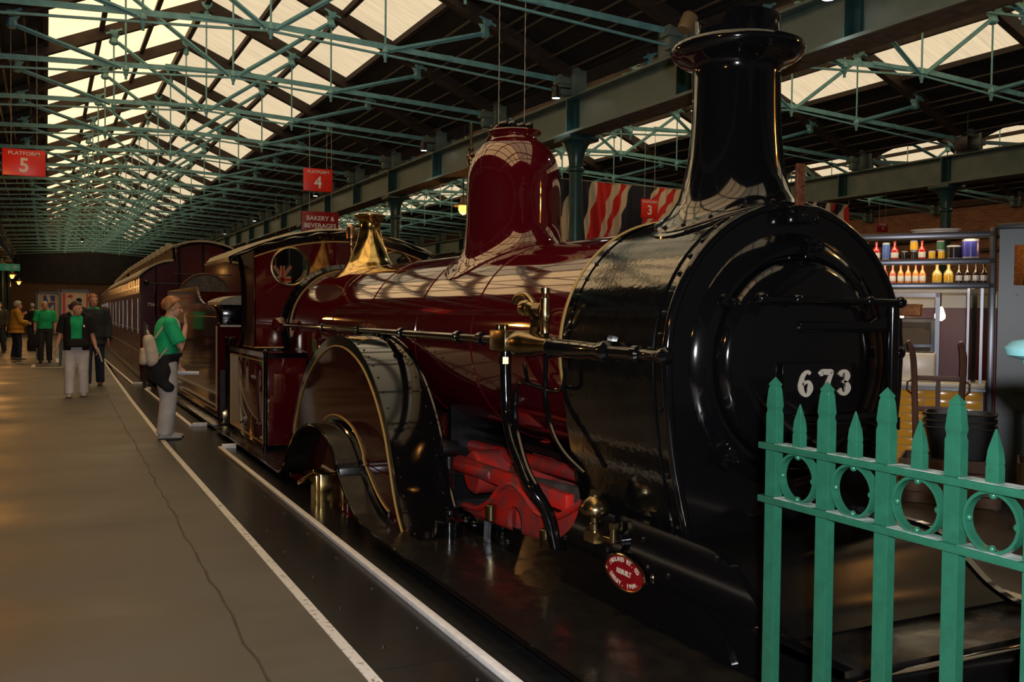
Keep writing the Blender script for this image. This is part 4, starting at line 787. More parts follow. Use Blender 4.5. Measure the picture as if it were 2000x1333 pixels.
# --- trailing boxes and cab
for s in (-1, 1):
    a, b = sorted((XC + s * 1.13, XC + s * 0.66)); g = G(); g.box(a, b, 9.83, 11.95, 0.07, 1.05); bx_ = g.o('sandbox', 'maroon', loco, bevel=0.012)
    xo = XC + s * 1.134
    g = G(); g.tube([(XC + s * 1.13, 9.83, 0.07), (XC + s * 1.13, 9.83, 1.07)], 0.022, 10); g.sphere((XC + s * 1.13, 9.83, 1.08), 0.03); g.bar((XC + s * 1.13, 9.82, 1.045), (XC + s * 0.70, 9.82, 1.045), 0.015, 0.05); g.bar((XC + s * 1.13, 9.82, 0.09), (XC + s * 0.70, 9.82, 0.09), 0.015, 0.05); g.tube([(XC + s * 0.70, 9.82, 0.07), (XC + s * 0.70, 9.82, 1.05)], 0.014, 8); g.tube([(XC + s * 1.13, 11.95, 0.07), (XC + s * 1.13, 11.95, 1.07)], 0.02, 8); g.bar((xo, 9.83, 1.045), (xo, 11.95, 1.045), 0.01, 0.05); g.o('box_beading', 'black', bx_)
    g = G()
    for z in (0.13, 0.98): g.bar((xo, 9.92, z), (xo, 11.85, z), 0.008, 0.012)
    for y in (9.92, 11.85): g.bar((xo, y, 0.13), (xo, y, 0.98), 0.008, 0.012)
    g.o('box_lining', 'cream_line', bx_, smooth=False)
    if s < 0: rivets(bx_, [(2.06, 9.825, z) for z in (0.2, 0.32, 0.44, 0.56, 0.68, 0.8, 0.92)] + [(2.14, 9.825, 0.9), (2.24, 9.825, 0.9), (2.14, 9.825, 0.2), (2.24, 9.825, 0.2)], 0.008, 'maroon')
def cabtop(t, pk=2.40, e=2.19, hw=1.04): return e + (pk - e) * (1 - (t / hw) ** 2)
hw = 1.04; topc = [(XC + hw * (i / 12 - 1), cabtop(hw * (i / 12 - 1))) for i in range(25)]
outline = [(XC - hw, 1.04)] + topc + [(XC + hw, 1.04)]
holes = [[(XC + s * 0.632 + 0.205 * cos(t), 2.015 + 0.205 * sin(t)) for t in [2 * pi * i / 40 for i in range(40)]] for s in (-1, 1)]
g = G(); g.prism(outline, 'Y', 10.90, 10.92, holes); cb = g.o('cab_front', 'maroon', loco, smooth=30)
for s in (-1, 1):
    g = G(); g.lathe([(0.20, 10.915), (0.20, 10.89), (0.212, 10.88), (0.228, 10.885), (0.232, 10.90)], (XC + s * 0.632, 0, 2.015), 'Y', 48, False, False); wr = g.o('window_rim', 'brass_dull', cb)
    g = G(); g.lathe([(0.203, 10.905), (0.203, 10.909)], (XC + s * 0.632, 0, 2.015), 'Y', 40); g.o('glass', 'glass', cb)
    g = G(); ex = XC + s * hw; pl = [(10.90, 1.04), (10.90, 2.19), (11.95, 2.19)] + [(p[0], p[1]) for p in spline([Vector((11.95, 2.19, 0)), Vector((11.72, 2.08, 0)), Vector((11.55, 1.85, 0)), Vector((11.50, 1.55, 0)), Vector((11.55, 1.25, 0)), Vector((11.75, 1.04, 0))], 5)]
    a, b = sorted((ex, ex - s * 0.02)); g.prism(pl, 'X', a, b); cs = g.o('cab_side', 'maroon_side', loco, smooth=30)
    g = G(); g.tube([(ex, p[0], p[1]) for p in pl[3:]], 0.03, 8); g.o('cab_side_beading', 'black', cs)
    g = G(); g.tube([(ex, 10.9, 1.04), (ex, 10.9, 2.19)], 0.012, 8); g.o('corner_bead', 'maroon', cs)
    g = G(); g.bar((ex - s * 0.0, 10.885, 1.09), (ex - s * 0.37, 10.885, 1.09), 0.012, 0.014); g.o('bottom_lining', 'cream_line', cs)
    g = G(); g.box(min(ex, ex - s * .37), max(ex, ex - s * .37), 10.885, 10.90, 1.04, 1.08); g.o('bottom_beading', 'black', cs)
    g = G(); g.bar((ex + s * 0.006, 10.92, 1.09), (ex + s * 0.006, 11.5, 1.09), 0.008, 0.012); g.o('side_lining', 'cream_line', cs)
lin = [(x, z - 0.075) for x, z in topc]; g = G(); g.tube([(x, 10.894, z) for x, z in lin], 0.009, 6); g.o('roof_lining', 'cream_line', cb)
g = G(); g.prism(topc + list(reversed([(x, z - 0.055) for x, z in topc])), 'Y', 10.885, 10.90); rb_ = g.o('roof_beading', 'black', cb, smooth=30)
rivets(cb, [(x, 10.885, z - 0.03) for x, z in topc[1::2]], 0.009)
hr = 1.33; rf = [(XC + hr * (i / 16 - 1), cabtop(hr * (i / 16 - 1), 2.405, 2.19)) for i in range(33)]
g = G(); g.prism(rf + list(reversed([(x, z + 0.05) for x, z in rf])), 'Y', 10.84, 12.55); rfo = g.o('cab_roof', 'black', loco, smooth=30)
g = G(); n = 40; vs = []
for j in range(25):
    for i in range(n + 1):
        t = -1.335 + 2.67 * i / n; y = 10.83 + 1.78 * j / 24; ww = 0.012 * sin(y * 21 + t * 5) + 0.010 * sin(t * 19 + y * 3)
        dz = (0.068 + ww * 0.8 if abs(t) < 1.30 else 0.03) - (0.05 if j == 0 else 0); vs.append((XC + t, y + 0.01 * sin(t * 23), cabtop(t, 2.405, 2.19) + dz))
g.v = vs
for j in range(24):
    for i in range(n): g.f.append([j * (n + 1) + i, j * (n + 1) + i + 1, (j + 1) * (n + 1) + i + 1, (j + 1) * (n + 1) + i]); g.mi.append(0)
g.o('canvas_cover', 'canvas', rfo, smooth=80)
g = G(); g.box(2.15, 4.15, 12.0, 12.1, -0.3, 0.03); g.box(2.2, 4.1, 9.9, 12.05, 0.02, 0.06); g.o('footplate', 'black_dull', loco)
for s in (-1, 1):
    g = G(); g.tube([(XC + s * 1.10, 12.06, 0.07), (XC + s * 1.10, 12.06, 1.14)], 0.014, 8); g.sphere((XC + s * 1.10, 12.06, 1.15), 0.024); g.o('cab_handrail', 'black', loco)

# ------------------------------------------------------------------ tender
td = empty('engine_tender', (XC, 16, -0.96)); tag(td, 'dark maroon tender with curved side coupled behind the engine', 'tender')
tp = [(12.85, 0.10), (12.85, 1.33)] + [(p[0], p[1]) for p in spline([Vector((12.85, 1.33, 0)), Vector((13.0, 1.46, 0)), Vector((13.35, 1.56, 0)), Vector((13.9, 1.585, 0)), Vector((14.45, 1.66, 0)), Vector((14.75, 1.78, 0)), Vector((14.85, 1.86, 0))], 5)] + [(18.6, 1.86), (18.6, 0.10)]
for s in (-1, 1):
    a, b = sorted((XC + s * 1.13, XC + s * 1.10)); g = G(); g.prism(tp, 'X', a, b); ts = g.o('side_sheet', 'maroon_side', td, smooth=30)
    g = G(); g.tube([(XC + s * 1.13, p[0], p[1]) for p in tp[1:-1]], 0.010, 8); g.o('beading', 'letter_cream', ts)
    g = G(); xo = XC + s * 1.134; g.bar((xo, 12.95, 0.18), (xo, 18.5, 0.18), 0.006, 0.014); g.bar((xo, 13.0, 1.42), (xo, 18.5, 1.42), 0.006, 0.012); g.bar((xo, 12.95, 0.18), (xo, 12.95, 1.3), 0.006, 0.012); g.o('side_lining', 'cream_line', ts, smooth=False)
    g = G(); a, b = sorted((XC + s * 1.28, XC + s * 1.05)); g.box(a, b, 12.35, 18.8, 0.03, 0.07); g.o('running_board', 'plate_black', td, bevel=0.006)
    g = G(); a, b = sorted((XC + s * 1.20, XC + s * 1.16)); g.box(a, b, 12.6, 18.7, -0.6, 0.03); g.o('outside_frame', 'black', td)
    for y in (13.6, 15.7, 17.8):
        g = G(); g.lathe([(0.55, -0.06), (0.60, -0.06), (0.60, 0.06), (0.55, 0.06)], (XC + s * 0.75, y, -0.36), 'X', 32); g.o('wheel', 'maroon', td)
    for k in range(2):
        g = G(); xx = XC + s * (1.03 - 0.10 * k); g.tube([(xx, 12.78, 0.07), (xx, 12.78, 1.13)], 0.016, 8); g.sphere((xx, 12.78, 1.14), 0.028); g.box(xx - 0.04, xx + 0.04, 12.74, 12.82, 0.05, 0.11); g.o('handrail_pillar', 'black', td)
g = G(); g.box(XC - 1.10, XC + 1.10, 12.86, 12.90, 0.72, 1.30); g.o('front_panel', 'maroon', td)
g = G(); g.box(XC - 1.10, XC + 1.10, 12.85, 12.91, 0.08, 0.72); g.o('front_lower', 'black_dull', td)
g = G(); g.box(XC - 1.10, XC + 1.10, 12.845, 12.87, 1.29, 1.315); g.o('front_lining', 'letter_cream', td)
for s in (-1, 1):
    a, b = sorted((XC + s * 1.08, XC + s * 0.45)); g = G(); g.box(a, b, 12.88, 13.9, 1.31, 1.62); tb = g.o('toolbox', 'black', td, bevel=0.02)
    g = G(); rings = []
    for j in range(9):
        y = 12.84 + 1.1 * j / 8; ring = []
        for i in range(13): t = i / 12; ring.append((a - 0.02 + (b - a + 0.04) * t, y, 1.60 + 0.11 * sin(pi * min(max(t, 0.02), 0.98)) ** 0.5 - 0.012 * (j % 2)))
        rings.append(ring + [(ring[-1][0], y, 1.58), (ring[0][0], y, 1.58)])
    g.loft(rings); g.o('toolbox_cushion', 'canvas', tb, smooth=60)
    g = G(); xm = (a + b) / 2 - s * 0.02; g.box(xm - 0.035, xm + 0.035, 12.80, 12.86, 1.44, 1.64); g.tube([(xm, 12.83, 1.3), (xm, 12.83, 1.46)], 0.014, 8); g.o('brake_handle', 'dusty_grey', tb)
g = G(); g.box(XC - 1.1, XC + 1.1, 14.2, 18.6, 0.1, 1.55); g.o('tank_top', 'black_dull', td)
g = G(); g.box(XC - 1.1, XC + 1.1, 18.56, 18.62, 0.1, 1.86); g.o('rear_sheet', 'maroon_side', td)
g = G(); g.box(XC - 1.0, XC + 1.0, 12.0, 12.85, -0.2, 0.02); g.o('drag_beam', 'black_dull', td)

sh = empty('coal_shovel', (2.11, 12.62, 0.07)); tag(sh, 'small brassy shovel standing between cab and tender', 'shovel')
g = G(); g.prism([(-0.06, 0.0), (0.06, 0.0), (0.07, 0.12), (0.0, 0.16), (-0.07, 0.12)], 'Y', -0.008, 0.008); g.o('blade', 'brass_dull', sh, local=True, bevel=0.003)
g = G(); g.tube([(0, 0, 0.14), (0, 0.02, 0.95)], 0.012, 8); g.o('shaft', 'black', sh, local=True)
# ------------------------------------------------------------------ clerestory carriages
def coach(loc, rz, length, label, detail=True):
    r = empty('railway_carriage', loc, rz); tag(r, label, 'carriage', 'clerestory carriages behind the tender')
    W = 1.30
    low = [(-W - 0.03, 2.20)] + [(-W + 0.68 * sin(radians(a)), 2.24 + 0.36 * (1 - cos(radians(a)) ** 1.0) if False else 2.24 + 0.36 * sin(radians(a)) ** 0.8) for a in range(0, 91, 10)]
    endp = [(-W, 0.0), (-W, 2.22)] + [(-W + 0.70 * (a / 8), 2.22 + 0.37 * sin(pi / 2 * a / 8) ** 0.8) for a in range(1, 9)] + [(-0.60, 2.86)]
    endp += [(-0.60 + 1.2 * i / 12, 2.86 + 0.15 * (1 - (2 * i / 12 - 1) ** 2)) for i in range(1, 12)]
    full = endp[:]; full += [(0.60, 2.86)] + [(-x, z) for x, z in reversed(endp[:10])]
    g = G(); g.prism([(x * 0.995, z - 0.01) for x, z in full], 'Y', 0.0, 0.04); e = g.o('end_panel', 'coach_red', r, local=True, smooth=30)
    for x in (-0.98, -0.50, 0.0, 0.50, 0.98):
        zt = 2.95 if abs(x) < 0.6 else 2.42
        g = G(); g.box(x - 0.022, x + 0.022, -0.02, 0.0, 0.1, zt); g.o('end_beading', 'black', e, local=True)
    g = G(); pts = [(x, -0.01, z) for x, z in full[1:-1]]; g.tube(pts, 0.035, 8); g.o('end_roof_rim', 'black', e, local=True)
    g = G(); g.tube([(-1.22, -0.05, 2.08), (-0.2, -0.05, 2.08)], 0.012, 8); g.sphere((-1.18, -0.06, 2.10), 0.06); g.tube([(-0.62, -0.05, 2.30), (0.62, -0.05, 2.30)], 0.010, 8); g.o('end_pipe', 'black', e, local=True)
    if detail: text('7560', 'number', face_y(-1.05, -0.006, 1.62), 0.10, 'letter_cream', e, 0.002, 0, local=True)
    g = G(); g.prism([(-0.54, 0.0), (-0.54, 1.75)] + arc(0, 1.80, 0.54, 0.50, 180, 0, 16) + [(0.54, 1.75), (0.54, 0.0)], 'Y', -0.42, 0.0); gw = g.o('gangway', 'dusty_grey', r, local=True, smooth=30)
    g = G(); pts = [(x, -0.42, z) for x, z in [(-0.54, 0.0), (-0.54, 1.75)] + arc(0, 1.80, 0.54, 0.50, 180, 0, 16) + [(0.54, 1.75), (0.54, 0.0)]]; g.tube(pts, 0.022, 8); g.o('gangway_frame', 'rust_bar', gw, local=True)
    # body sides
    for s in (-1, 1):
        a, b = sorted((s * W, s * (W - 0.05)))
        g = G(); g.box(a, b, 0, length, 0.02, 1.06); g.box(a, b, 0, length, 1.88, 2.23); sd = g.o('body_side', 'coach_side', r, local=True)
        n = int(length / 0.62); pl_ = length / n; xi = s * (W - 0.03); g = G(); g.box(min(xi, xi - s * .01), max(xi, xi - s * .01), 0.04, pl_ - 0.04, 1.06, 1.88); pmesh = g.mesh('window_pane', 'glass_dark', smooth=False)
        for i in range(n):
            o = bpy.data.objects.new('window_pane', pmesh); COL.objects.link(o); o.parent = r; o.location = (0, i * pl_, 0)
        y = 0.0; k = 0
        mull = bpy.data.meshes.new('mullion') if False else None
        gm = G(); gm.box(min(s * W, s * (W - 0.045)), max(s * W, s * (W - 0.045)), -0.05, 0.05, 1.05, 1.89); gm.box(min(s * W, s * (W + 0.012)), max(s * W, s * (W + 0.012)), -0.02, 0.02, 0.15, 2.2); mm = gm.mesh('pillar', 'coach_side')
        n = int(length / 0.62)
        for i in range(n + 1):
            o = bpy.data.objects.new('pillar', mm); COL.objects.link(o); o.parent = r; o.location = (0, min(max(0.06, i * length / n), length - 0.06), 0)
            if s > 0 or i % 3: continue
            g = G(); yy = i * length / n + 0.12; g.tube([(s * (W + 0.035), yy, 1.0), (s * (W + 0.035), yy, 1.75)], 0.012, 6); g.o('grab_handle', 'steel', r, local=True)
        for z in (0.62, 1.04, 1.90, 2.02):
            g = G(); g.box(min(s * W, s * (W + 0.014)), max(s * W, s * (W + 0.014)), 0, length, z - 0.018, z + 0.018); g.o('waist_moulding', 'cream_line' if z > 1.9 and False else 'coach_side', r, local=True)
        g = G(); 
        for z in (0.60, 1.07, 1.87): g.box(min(s * W, s * (W + 0.016)), max(s * W, s * (W + 0.016)), 0, length, z - 0.005, z + 0.005)
        g.o('gold_lining', 'cream_line', r, local=True)
        g = G(); g.box(min(s * 1.12, s * 1.06), max(s * 1.12, s * 1.06), 0.1, length - 0.1, -0.35, 0.02); g.o('sole_bar', 'black', r, local=True)
        g = G(); g.box(min(s * 1.42, s * 1.10), max(s * 1.42, s * 1.10), 0.6, length - 0.6, -0.08, -0.04); g.o('step_board', 'black_dull', r, local=True)
    # roof
    g = G(); sec = [(x * 1.03, z + 0.03) for x, z in endp[1:10]]; sec2 = sec + [(x, z - 0.05) for x, z in reversed(sec)]
    for s in (-1, 1): g.prism([(s * x, z) for x, z in sec2], 'Y', -0.05, length); 
    g.o('lower_roof', 'canvas', r, local=True, smooth=30)
    g = G(); sec = [(-0.66 + 1.32 * i / 12, 2.87 + 0.15 * (1 - (2 * i / 12 - 1) ** 2)) for i in range(13)]; g.prism(sec + [(x, z + 0.04) for x, z in reversed(sec)], 'Y', -0.05, length); g.o('clerestory_roof', 'canvas', r, local=True, smooth=30)
    g = G(); g.box(-0.60, 0.60, 0.02, length, 2.55, 2.88); g.o('clerestory_side', 'coach_side', r, local=True)
    gv = G(); gv.lathe([(0.09, -0.14), (0.10, 0.0), (0.09, 0.14)], (0, 0, 0), 'Y', 10); vm = gv.mesh('vent', 'canvas')
    for i in range(int(length / 1.3)):
        for x in (-0.62, ):
            o = bpy.data.objects.new('roof_vent', vm); COL.objects.link(o); o.parent = r; o.location = (x, 0.9 + 1.3 * i, 2.93)
    g = G(); g.box(-1.0, 1.0, 0.3, length - 0.3, -0.7, -0.3); g.o('underframe', 'black_dull', r, local=True)
    for yy in (2.2, 4.4, length - 4.4, length - 2.2):
        for s in (-1, 1): g = G(); g.lathe([(0.50, -0.06), (0.50, 0.06)], (s * 0.75, yy, -0.46), 'X', 24); g.o('wheel', 'black_dull', r, local=True)
    return r
coach((3.12, 21.9, 0), radians(-0.9), 16.0, 'first clerestory carriage behind the tender with maroon end and glazed side')
coach((3.40, 38.6, 0), radians(-2.0), 16.0, 'second clerestory carriage far down the platform', False)
r = empty('gate_post', (1.78, 20.3, 0)); tag(r, 'dark upright post at the corner of the carriage end', 'post')
g = G(); g.box(1.75, 1.81, 20.27, 20.33, 0, 1.25); g.o('post', 'conduit', r, bevel=0.008)
g = G(); g.box(1.80, 1.83, 20.26, 20.34, 0, 1.2); g.o('steel_strip', 'steel_dark', r)

# ------------------------------------------------------------------ green fence
FX, FY0, FS = 1.77, 1.98, 0.19
fe = empty('green_fence', (FX, FY0, 0)); tag(fe, 'green painted iron railing with pointed posts and rings beside the smokebox', 'fence')
def spear(y, base, z0, zt, wy, wx, mesh_only=False, small=False):
    g = G(); rows = [(0.5, z0)]
    if not small: rows += [(0.5, base + 0.075), (0.44, base + 0.083), (0.44, base + 0.089), (0.50, base + 0.097), (0.40, zt - 0.034), (0.34, zt - 0.026), (0.34, zt - 0.024), (0.40, zt - 0.02), (0.03, zt)]
    else: rows += [(0.5, base + 0.03), (0.46, base + 0.034), (0.5, base + 0.04), (0.42, base + 0.065), (0.14, zt - 0.01), (0.04, zt)]
    rings = [[(sx * q * wx * 1.0, sy * q * wy, z) for sx, sy in ((-1, -1), (1, -1), (1, 1), (-1, 1))] for q, z in rows]
    g.loft(rings); return g
pm = spear(0, 1.162, 0.0, 1.337, 0.040, 0.026).mesh('post', 'fence_green', smooth=False, bevel=0.0025); sm_ = spear(0, 1.162, 1.15, 1.272, 0.030, 0.022, small=True).mesh('spike', 'fence_green', smooth=False, bevel=0.002)
for k in range(7):
    o = bpy.data.objects.new('post', pm); COL.objects.link(o); o.parent = fe; o.location = (0, -FS * k, 0)
    if k < 6: o = bpy.data.objects.new('spike', sm_); COL.objects.link(o); o.parent = fe; o.location = (0, -FS * (k + 0.5), 0)
for z, nm in ((1.150, 'top_rail'), (1.005, 'lower_rail')):
    g = G(); g.box(FX - 0.027, FX + 0.027, FY0 - 1.3, FY0 + 0.035, z - 0.009, z + 0.009); g.o(nm, 'fence_green', fe, bevel=0.0025)
    g = G(); 
    for k in range(6): g.box(FX - 0.022, FX + 0.022, FY0 - FS * (k + 1) + 0.024, FY0 - FS * k - 0.024, z + 0.0088, z + 0.0098)
    o = g.o('rail_dust', 'fence_dust', fe); o['kind'] = 'stuff'
g = G(); rings = []
for k in range(40):
    t = 2 * pi * k / 40; rings.append([(dx, cos(t) * q, sin(t) * q) for dx, q in ((-0.012, 0.0665), (0.012, 0.0665), (0.012, 0.0595), (-0.012, 0.0595))])
rings.append(rings[0]); g.loft(rings, False, False); rm = g.mesh('ring', 'fence_green', smooth=30)
g = G(); g.sphere((0, 0, 0), 0.0085, 10, 8); km = g.mesh('stud', 'fence_green')
for k in range(6):
    o = bpy.data.objects.new('ring', rm); COL.objects.link(o); o.parent = fe; o.location = (0, -FS * (k + 0.5), 1.0765)
    for t in range(4):
        q = bpy.data.objects.new('stud', km); COL.objects.link(q); q.parent = o; q.location = (-0.004, cos(pi / 2 * t) * 0.056, sin(pi / 2 * t) * 0.056)
gp = empty('gate_pier', (1.85, 1.27, 0)); tag(gp, 'pale green mushroom-capped gate post at the picture edge', 'post')
g = G(); g.tube([(1.85, 1.27, 0), (1.85, 1.27, 1.40)], 0.02, 14); g.o('shaft', 'fence_green', gp)
g = G(); g.lathe([(0.02, 1.395), (0.035, 1.40), (0.04, 1.415), (0.07, 1.425), (0.075, 1.44), (0.06, 1.455), (0.02, 1.462)], (1.85, 1.27, 0), 'Z', 24); g.o('cap', 'iron_green', gp)

# ------------------------------------------------------------------ food stall
SX, SY, SR = 7.627, 5.718, radians(-53.66)
def W_(x, y, z): return (SX + x * cos(SR) - y * sin(SR), SY + x * sin(SR) + y * cos(SR), z)
st = empty('food_stall', (SX, SY, 0), SR); tag(st, 'food stall with yellow tiled counter, steel shelves and red interior', 'stall')
L = dict(parent=st, local=True)
g = G(); g.box(-2.6, -0.07, 0.0, 0.62, 0.0, 0.845); g.o('counter_base', 'grout', **L, smooth=False)
g = G(); g.box(-0.116, 0.116, -0.006, 0, -0.035, 0.035); tm = g.mesh('tile', 'tile_yellow', bevel=0.003)
rows_ = 11
for rr in range(rows_):
    for cc in range(9):
        o = bpy.data.objects.new('tile', tm); COL.objects.link(o); o.parent = st; o.location = (-0.20 - cc * 0.24 - (0.12 if False else 0), -0.002, 0.80 - rr * 0.075)
g = G(); g.box(-2.6, -0.055, -0.05, 0.68, 0.865, 0.905); g.o('counter_top', 'counter_white', **L, bevel=0.01)
g = G(); g.box(-2.6, -0.05, -0.025, 0.64, 0.842, 0.865); g.o('counter_edge', 'steel_dark', **L)
for z, d in ((2.27, 0.30), (2.03, 0.34), (1.81, 0.38)):
    g = G(); g.box(-2.6, 0.0, -0.02, d, z - 0.022, z + 0.012); g.box(-2.6, 0.0, -0.03, -0.018, z - 0.035, z + 0.018); g.o('shelf', 'shelf_steel', **L, bevel=0.004)
for x in (-0.02, ):
    g = G(); g.box(x - 0.03, x + 0.03, -0.03, 0.03, 0, 2.32); g.o('corner_post', 'steel_dark', **L, bevel=0.005)
for x, y, wd in ((-0.10, 0.05, 0.012), (-0.165, 0.30, 0.02), (-0.21, 0.10, 0.012)):
    g = G(); g.box(x - wd, x + wd, y - 0.012, y + 0.012, 0.905, 1.79); g.o('glazing_bar', 'steel_dark', **L)
g = G(); g.box(-0.20, -0.05, 0.04, 0.046, 0.92, 1.79); g.o('glass_screen', 'glass', **L)
g = G(); g.box(-0.50, -0.46, 0.30, 0.34, 0.905, 1.74); g.o('screen_post', 'steel_dark', **L)
g = G(); g.box(-1.08, -0.46, 0.30, 0.34, 1.70, 1.74); g.o('screen_head', 'steel_dark', **L)
g = G(); g.box(-1.03, -0.99, 0.30, 0.34, 0.905, 1.74); g.o('screen_post', 'steel_dark', **L)
g = G(); g.box(-3.0, 1.6, 2.2, 2.3, 0, 1.62); g.o('back_wall', 'stall_red', **L)
g = G(); g.box(-3.0, 1.6, 2.18, 2.32, 1.62, 1.80); g.o('back_cornice', 'counter_white', **L)
g = G(); g.box(-3.0, 0.0, 0.9, 2.2, 1.76, 1.80); g.o('canopy', 'counter_white', **L)
g = G(); g.box(-0.97, -0.52, 0.95, 1.5, 0.0, 1.50); g.box(-0.97, -0.94, 0.9, 0.95, 0.9, 1.5); fr = g.o('tray_rack', 'steel_dark', **L, bevel=0.01)
g = G(); g.box(-1.40, -1.0, 1.0, 1.6, 0.0, 1.52); g.o('steel_fridge', 'steel', **L, bevel=0.015)
for i, z in enumerate((1.24, 0.985)):
    rb = empty('cardboard_box', W_(-0.745, 0.8, z)); rb.rotation_euler = (0, 0, SR); tag(rb, '%s open cardboard box in the steel rack behind the counter' % ('upper' if i == 0 else 'lower'), 'box', 'cardboard boxes behind the counter')
    g = G(); g.prism([(-0.17, 0), (0.17, 0), (0.17, 0.12), (0.10, 0.17), (-0.10, 0.15), (-0.17, 0.17)], 'Y', -0.02, 0.12); g.o('box_front', 'cardboard', rb, local=True)
    g = G(); g.box(-0.17, 0.17, 0.12, 0.16, 0, 0.22); g.box(-0.15, 0.15, 0.10, 0.125, 0.17, 0.215); g.o('box_back', 'cardboard', rb, local=True)
rb = empty('blue_crate', W_(-0.745, 0.8, 0.905)); rb.rotation_euler = (0, 0, SR); tag(rb, 'blue plastic crate behind the counter under the boxes', 'crate')
g = G(); g.box(-0.2, 0.2, -0.04, 0.04, 0.0, 0.02); g.box(-0.2, 0.2, -0.05, 0.05, 0.02, 0.07); g.o('crate_side', 'p_blue', rb, local=True)
rb = empty('wicker_basket', W_(-0.98, 1.3, 1.522)); rb.rotation_euler = (0, 0, SR); tag(rb, 'brown wicker basket on top of the steel fridge', 'basket')
g = G(); g.box(-0.30, 0.28, -0.15, 0.15, 0, 0.11); g.o('basket_body', 'wicker', rb, local=True, bevel=0.015); g = G(); g.box(-0.31, 0.29, -0.16, 0.16, 0.10, 0.125); g.o('basket_rim', 'wicker', rb, local=True, bevel=0.01)
for i, (x, y) in enumerate(((-0.50, 1.05), (-0.95, 1.7))):
    p = W_(x, y, 1.53); r = empty('pendant_lamp', p); tag(r, ('bright' if i == 0 else 'smaller') + ' cream pendant bulb hanging inside the food stall', 'lamp', 'stall pendant lamps')
    g = G(); g.lathe([(0.018, 0.09), (0.03, 0.07), (0.052, 0.0), (0.048, -0.03), (0.02, -0.055)], (0, 0, 0), 'Z', 14); g.o('bulb', 'bulb_cream', r, local=True)
    g = G(); g.tube([(0, 0, 0.08), (0, 0, 0.24)], 0.012, 8); g.o('flex', 'brass_dull', r, local=True); lamp('stall_light', 'POINT', (p[0], p[1], p[2] - 0.1), (1.0, 0.72, 0.42), 1.4, 0.05)
r = empty('till', W_(-0.62, 0.05, 0.905)); r.rotation_euler = (0, 0, SR); tag(r, 'cream white till box standing on the yellow tiled counter', 'till')
g = G(); g.box(-0.42, 0.14, 0.0, 0.30, 0, 0.27); g.o('case', 'till_cream', r, local=True, bevel=0.02)
g = G(); g.box(-0.40, 0.12, 0.02, 0.28, 0.27, 0.28); g.o('top_panel', 'crate_black', r, local=True); g = G(); g.box(-0.30, -0.22, 0.0, 0.05, 0.275, 0.31); g.o('display', 'till_cream', r, local=True, bevel=0.01)
for z in (2.247, 2.007, 1.787):  # glowing strips and area lights added under the shelves to brighten the goods
    g = G(); g.box(-1.5, -0.1, 0.0, 0.03, z - 0.006, z); g.o('added_strip', 'bulb_cream', **L)
    la = lamp('shelf_fill', 'AREA', W_(-0.8, 0.015, z - 0.012), (1.0, 0.85, 0.62), 0.9 if z > 1.8 else 2.5, 1.3, (0, 0, SR)); la.data.shape = 'RECTANGLE'; la.data.size_y = 0.03
# groceries
def product(x, y, z, prof, mts, label, cat, grp, name, n=14):
    r = empty(name, W_(x, y, z)); tag(r, label, cat, grp)
    for nm, pr, mt in zip(('body', 'wrapper', 'cap'), prof, mts):
        g = G(); g.lathe(pr, (0, 0, 0), 'Z', n); g.o(nm, mt, r, local=True)
def can(rr, h): return ([(rr, 0.004), (rr, h - 0.004)], [(rr + 0.0015, h * 0.12), (rr + 0.0015, h * 0.88)], [(rr * 0.96, h - 0.004), (rr * 0.96, h), (rr * 0.8, h)])
def bottle(rr, h, s=1.0): return ([(rr, 0), (rr, h * 0.5), (rr * 0.85, h * 0.6), (rr * 0.36, h * 0.76), (rr * 0.34, h * 0.94)], [(rr * 1.02, h * 0.14), (rr * 1.02, h * 0.42)], [(rr * 0.42, h * 0.93), (rr * 0.42, h)])
x = -0.12; n = 0; Z1 = 2.043; Z2 = 1.823
TOP = [(0.075, 0.185, 'p_blue', 'p_blue', 'silver', 'big purple-blue tin'), (0.068, 0.135, 'p_black', 'p_white', 'silver', 'large black and white tin')]
px = lambda v: -(1935 - v) * 0.0054          # shelf spacing measured along the stall front
row = [(1897, .075, .185, 'can', 'p_silver', 'p_blue', 'p_silver', 'tall purple tin at the end of the top shelf'), (1871, .062, .13, 'can', 'p_silver', 'p_black', 'p_silver', 'large black tin with a pale picture'),
       (1852, .03, .085, 'can', 'p_silver', 'p_yellow', 'p_silver', 'first yellow tin from the black tin'), (1837, .03, .085, 'can', 'p_silver', 'p_yellow', 'p_silver', 'second yellow tin from the black tin'),
       (1821, .034, .18, 'bot', 'p_red', 'p_white', 'p_red', 'red sauce bottle nearest the yellow tins'), (1808, .027, .09, 'can', 'p_silver', 'p_black', 'p_dgreen', 'first small dark jar left of the sauce bottle'), (1793, .027, .09, 'can', 'p_silver', 'p_black', 'p_dgreen', 'second small dark jar left of the sauce bottle'),
       (1777, .036, .18, 'bot', 'p_red', 'p_white', 'p_red', 'tall red sauce bottle in the middle of the top shelf'), (1763, .035, .17, 'can', 'p_silver', 'p_lblue', 'p_silver', 'light blue tall tin between two sauce bottles'), (1747, .036, .18, 'bot', 'p_red', 'p_white', 'p_red', 'red sauce bottle beside the light blue tin'),
       (1731, .027, .085, 'can', 'p_silver', 'p_black', 'p_dgreen', 'small dark jar beside the leftward sauce bottle'), (1718, .027, .085, 'can', 'p_silver', 'p_black', 'p_dgreen', 'small dark jar next to the red-lidded jar'), (1705, .027, .085, 'can', 'p_silver', 'p_black', 'p_red', 'dark jar with red lid on the top shelf'),
       (1690, .034, .18, 'bot', 'p_red', 'p_white', 'p_red', 'red sauce bottle nearest the smokebox edge')]
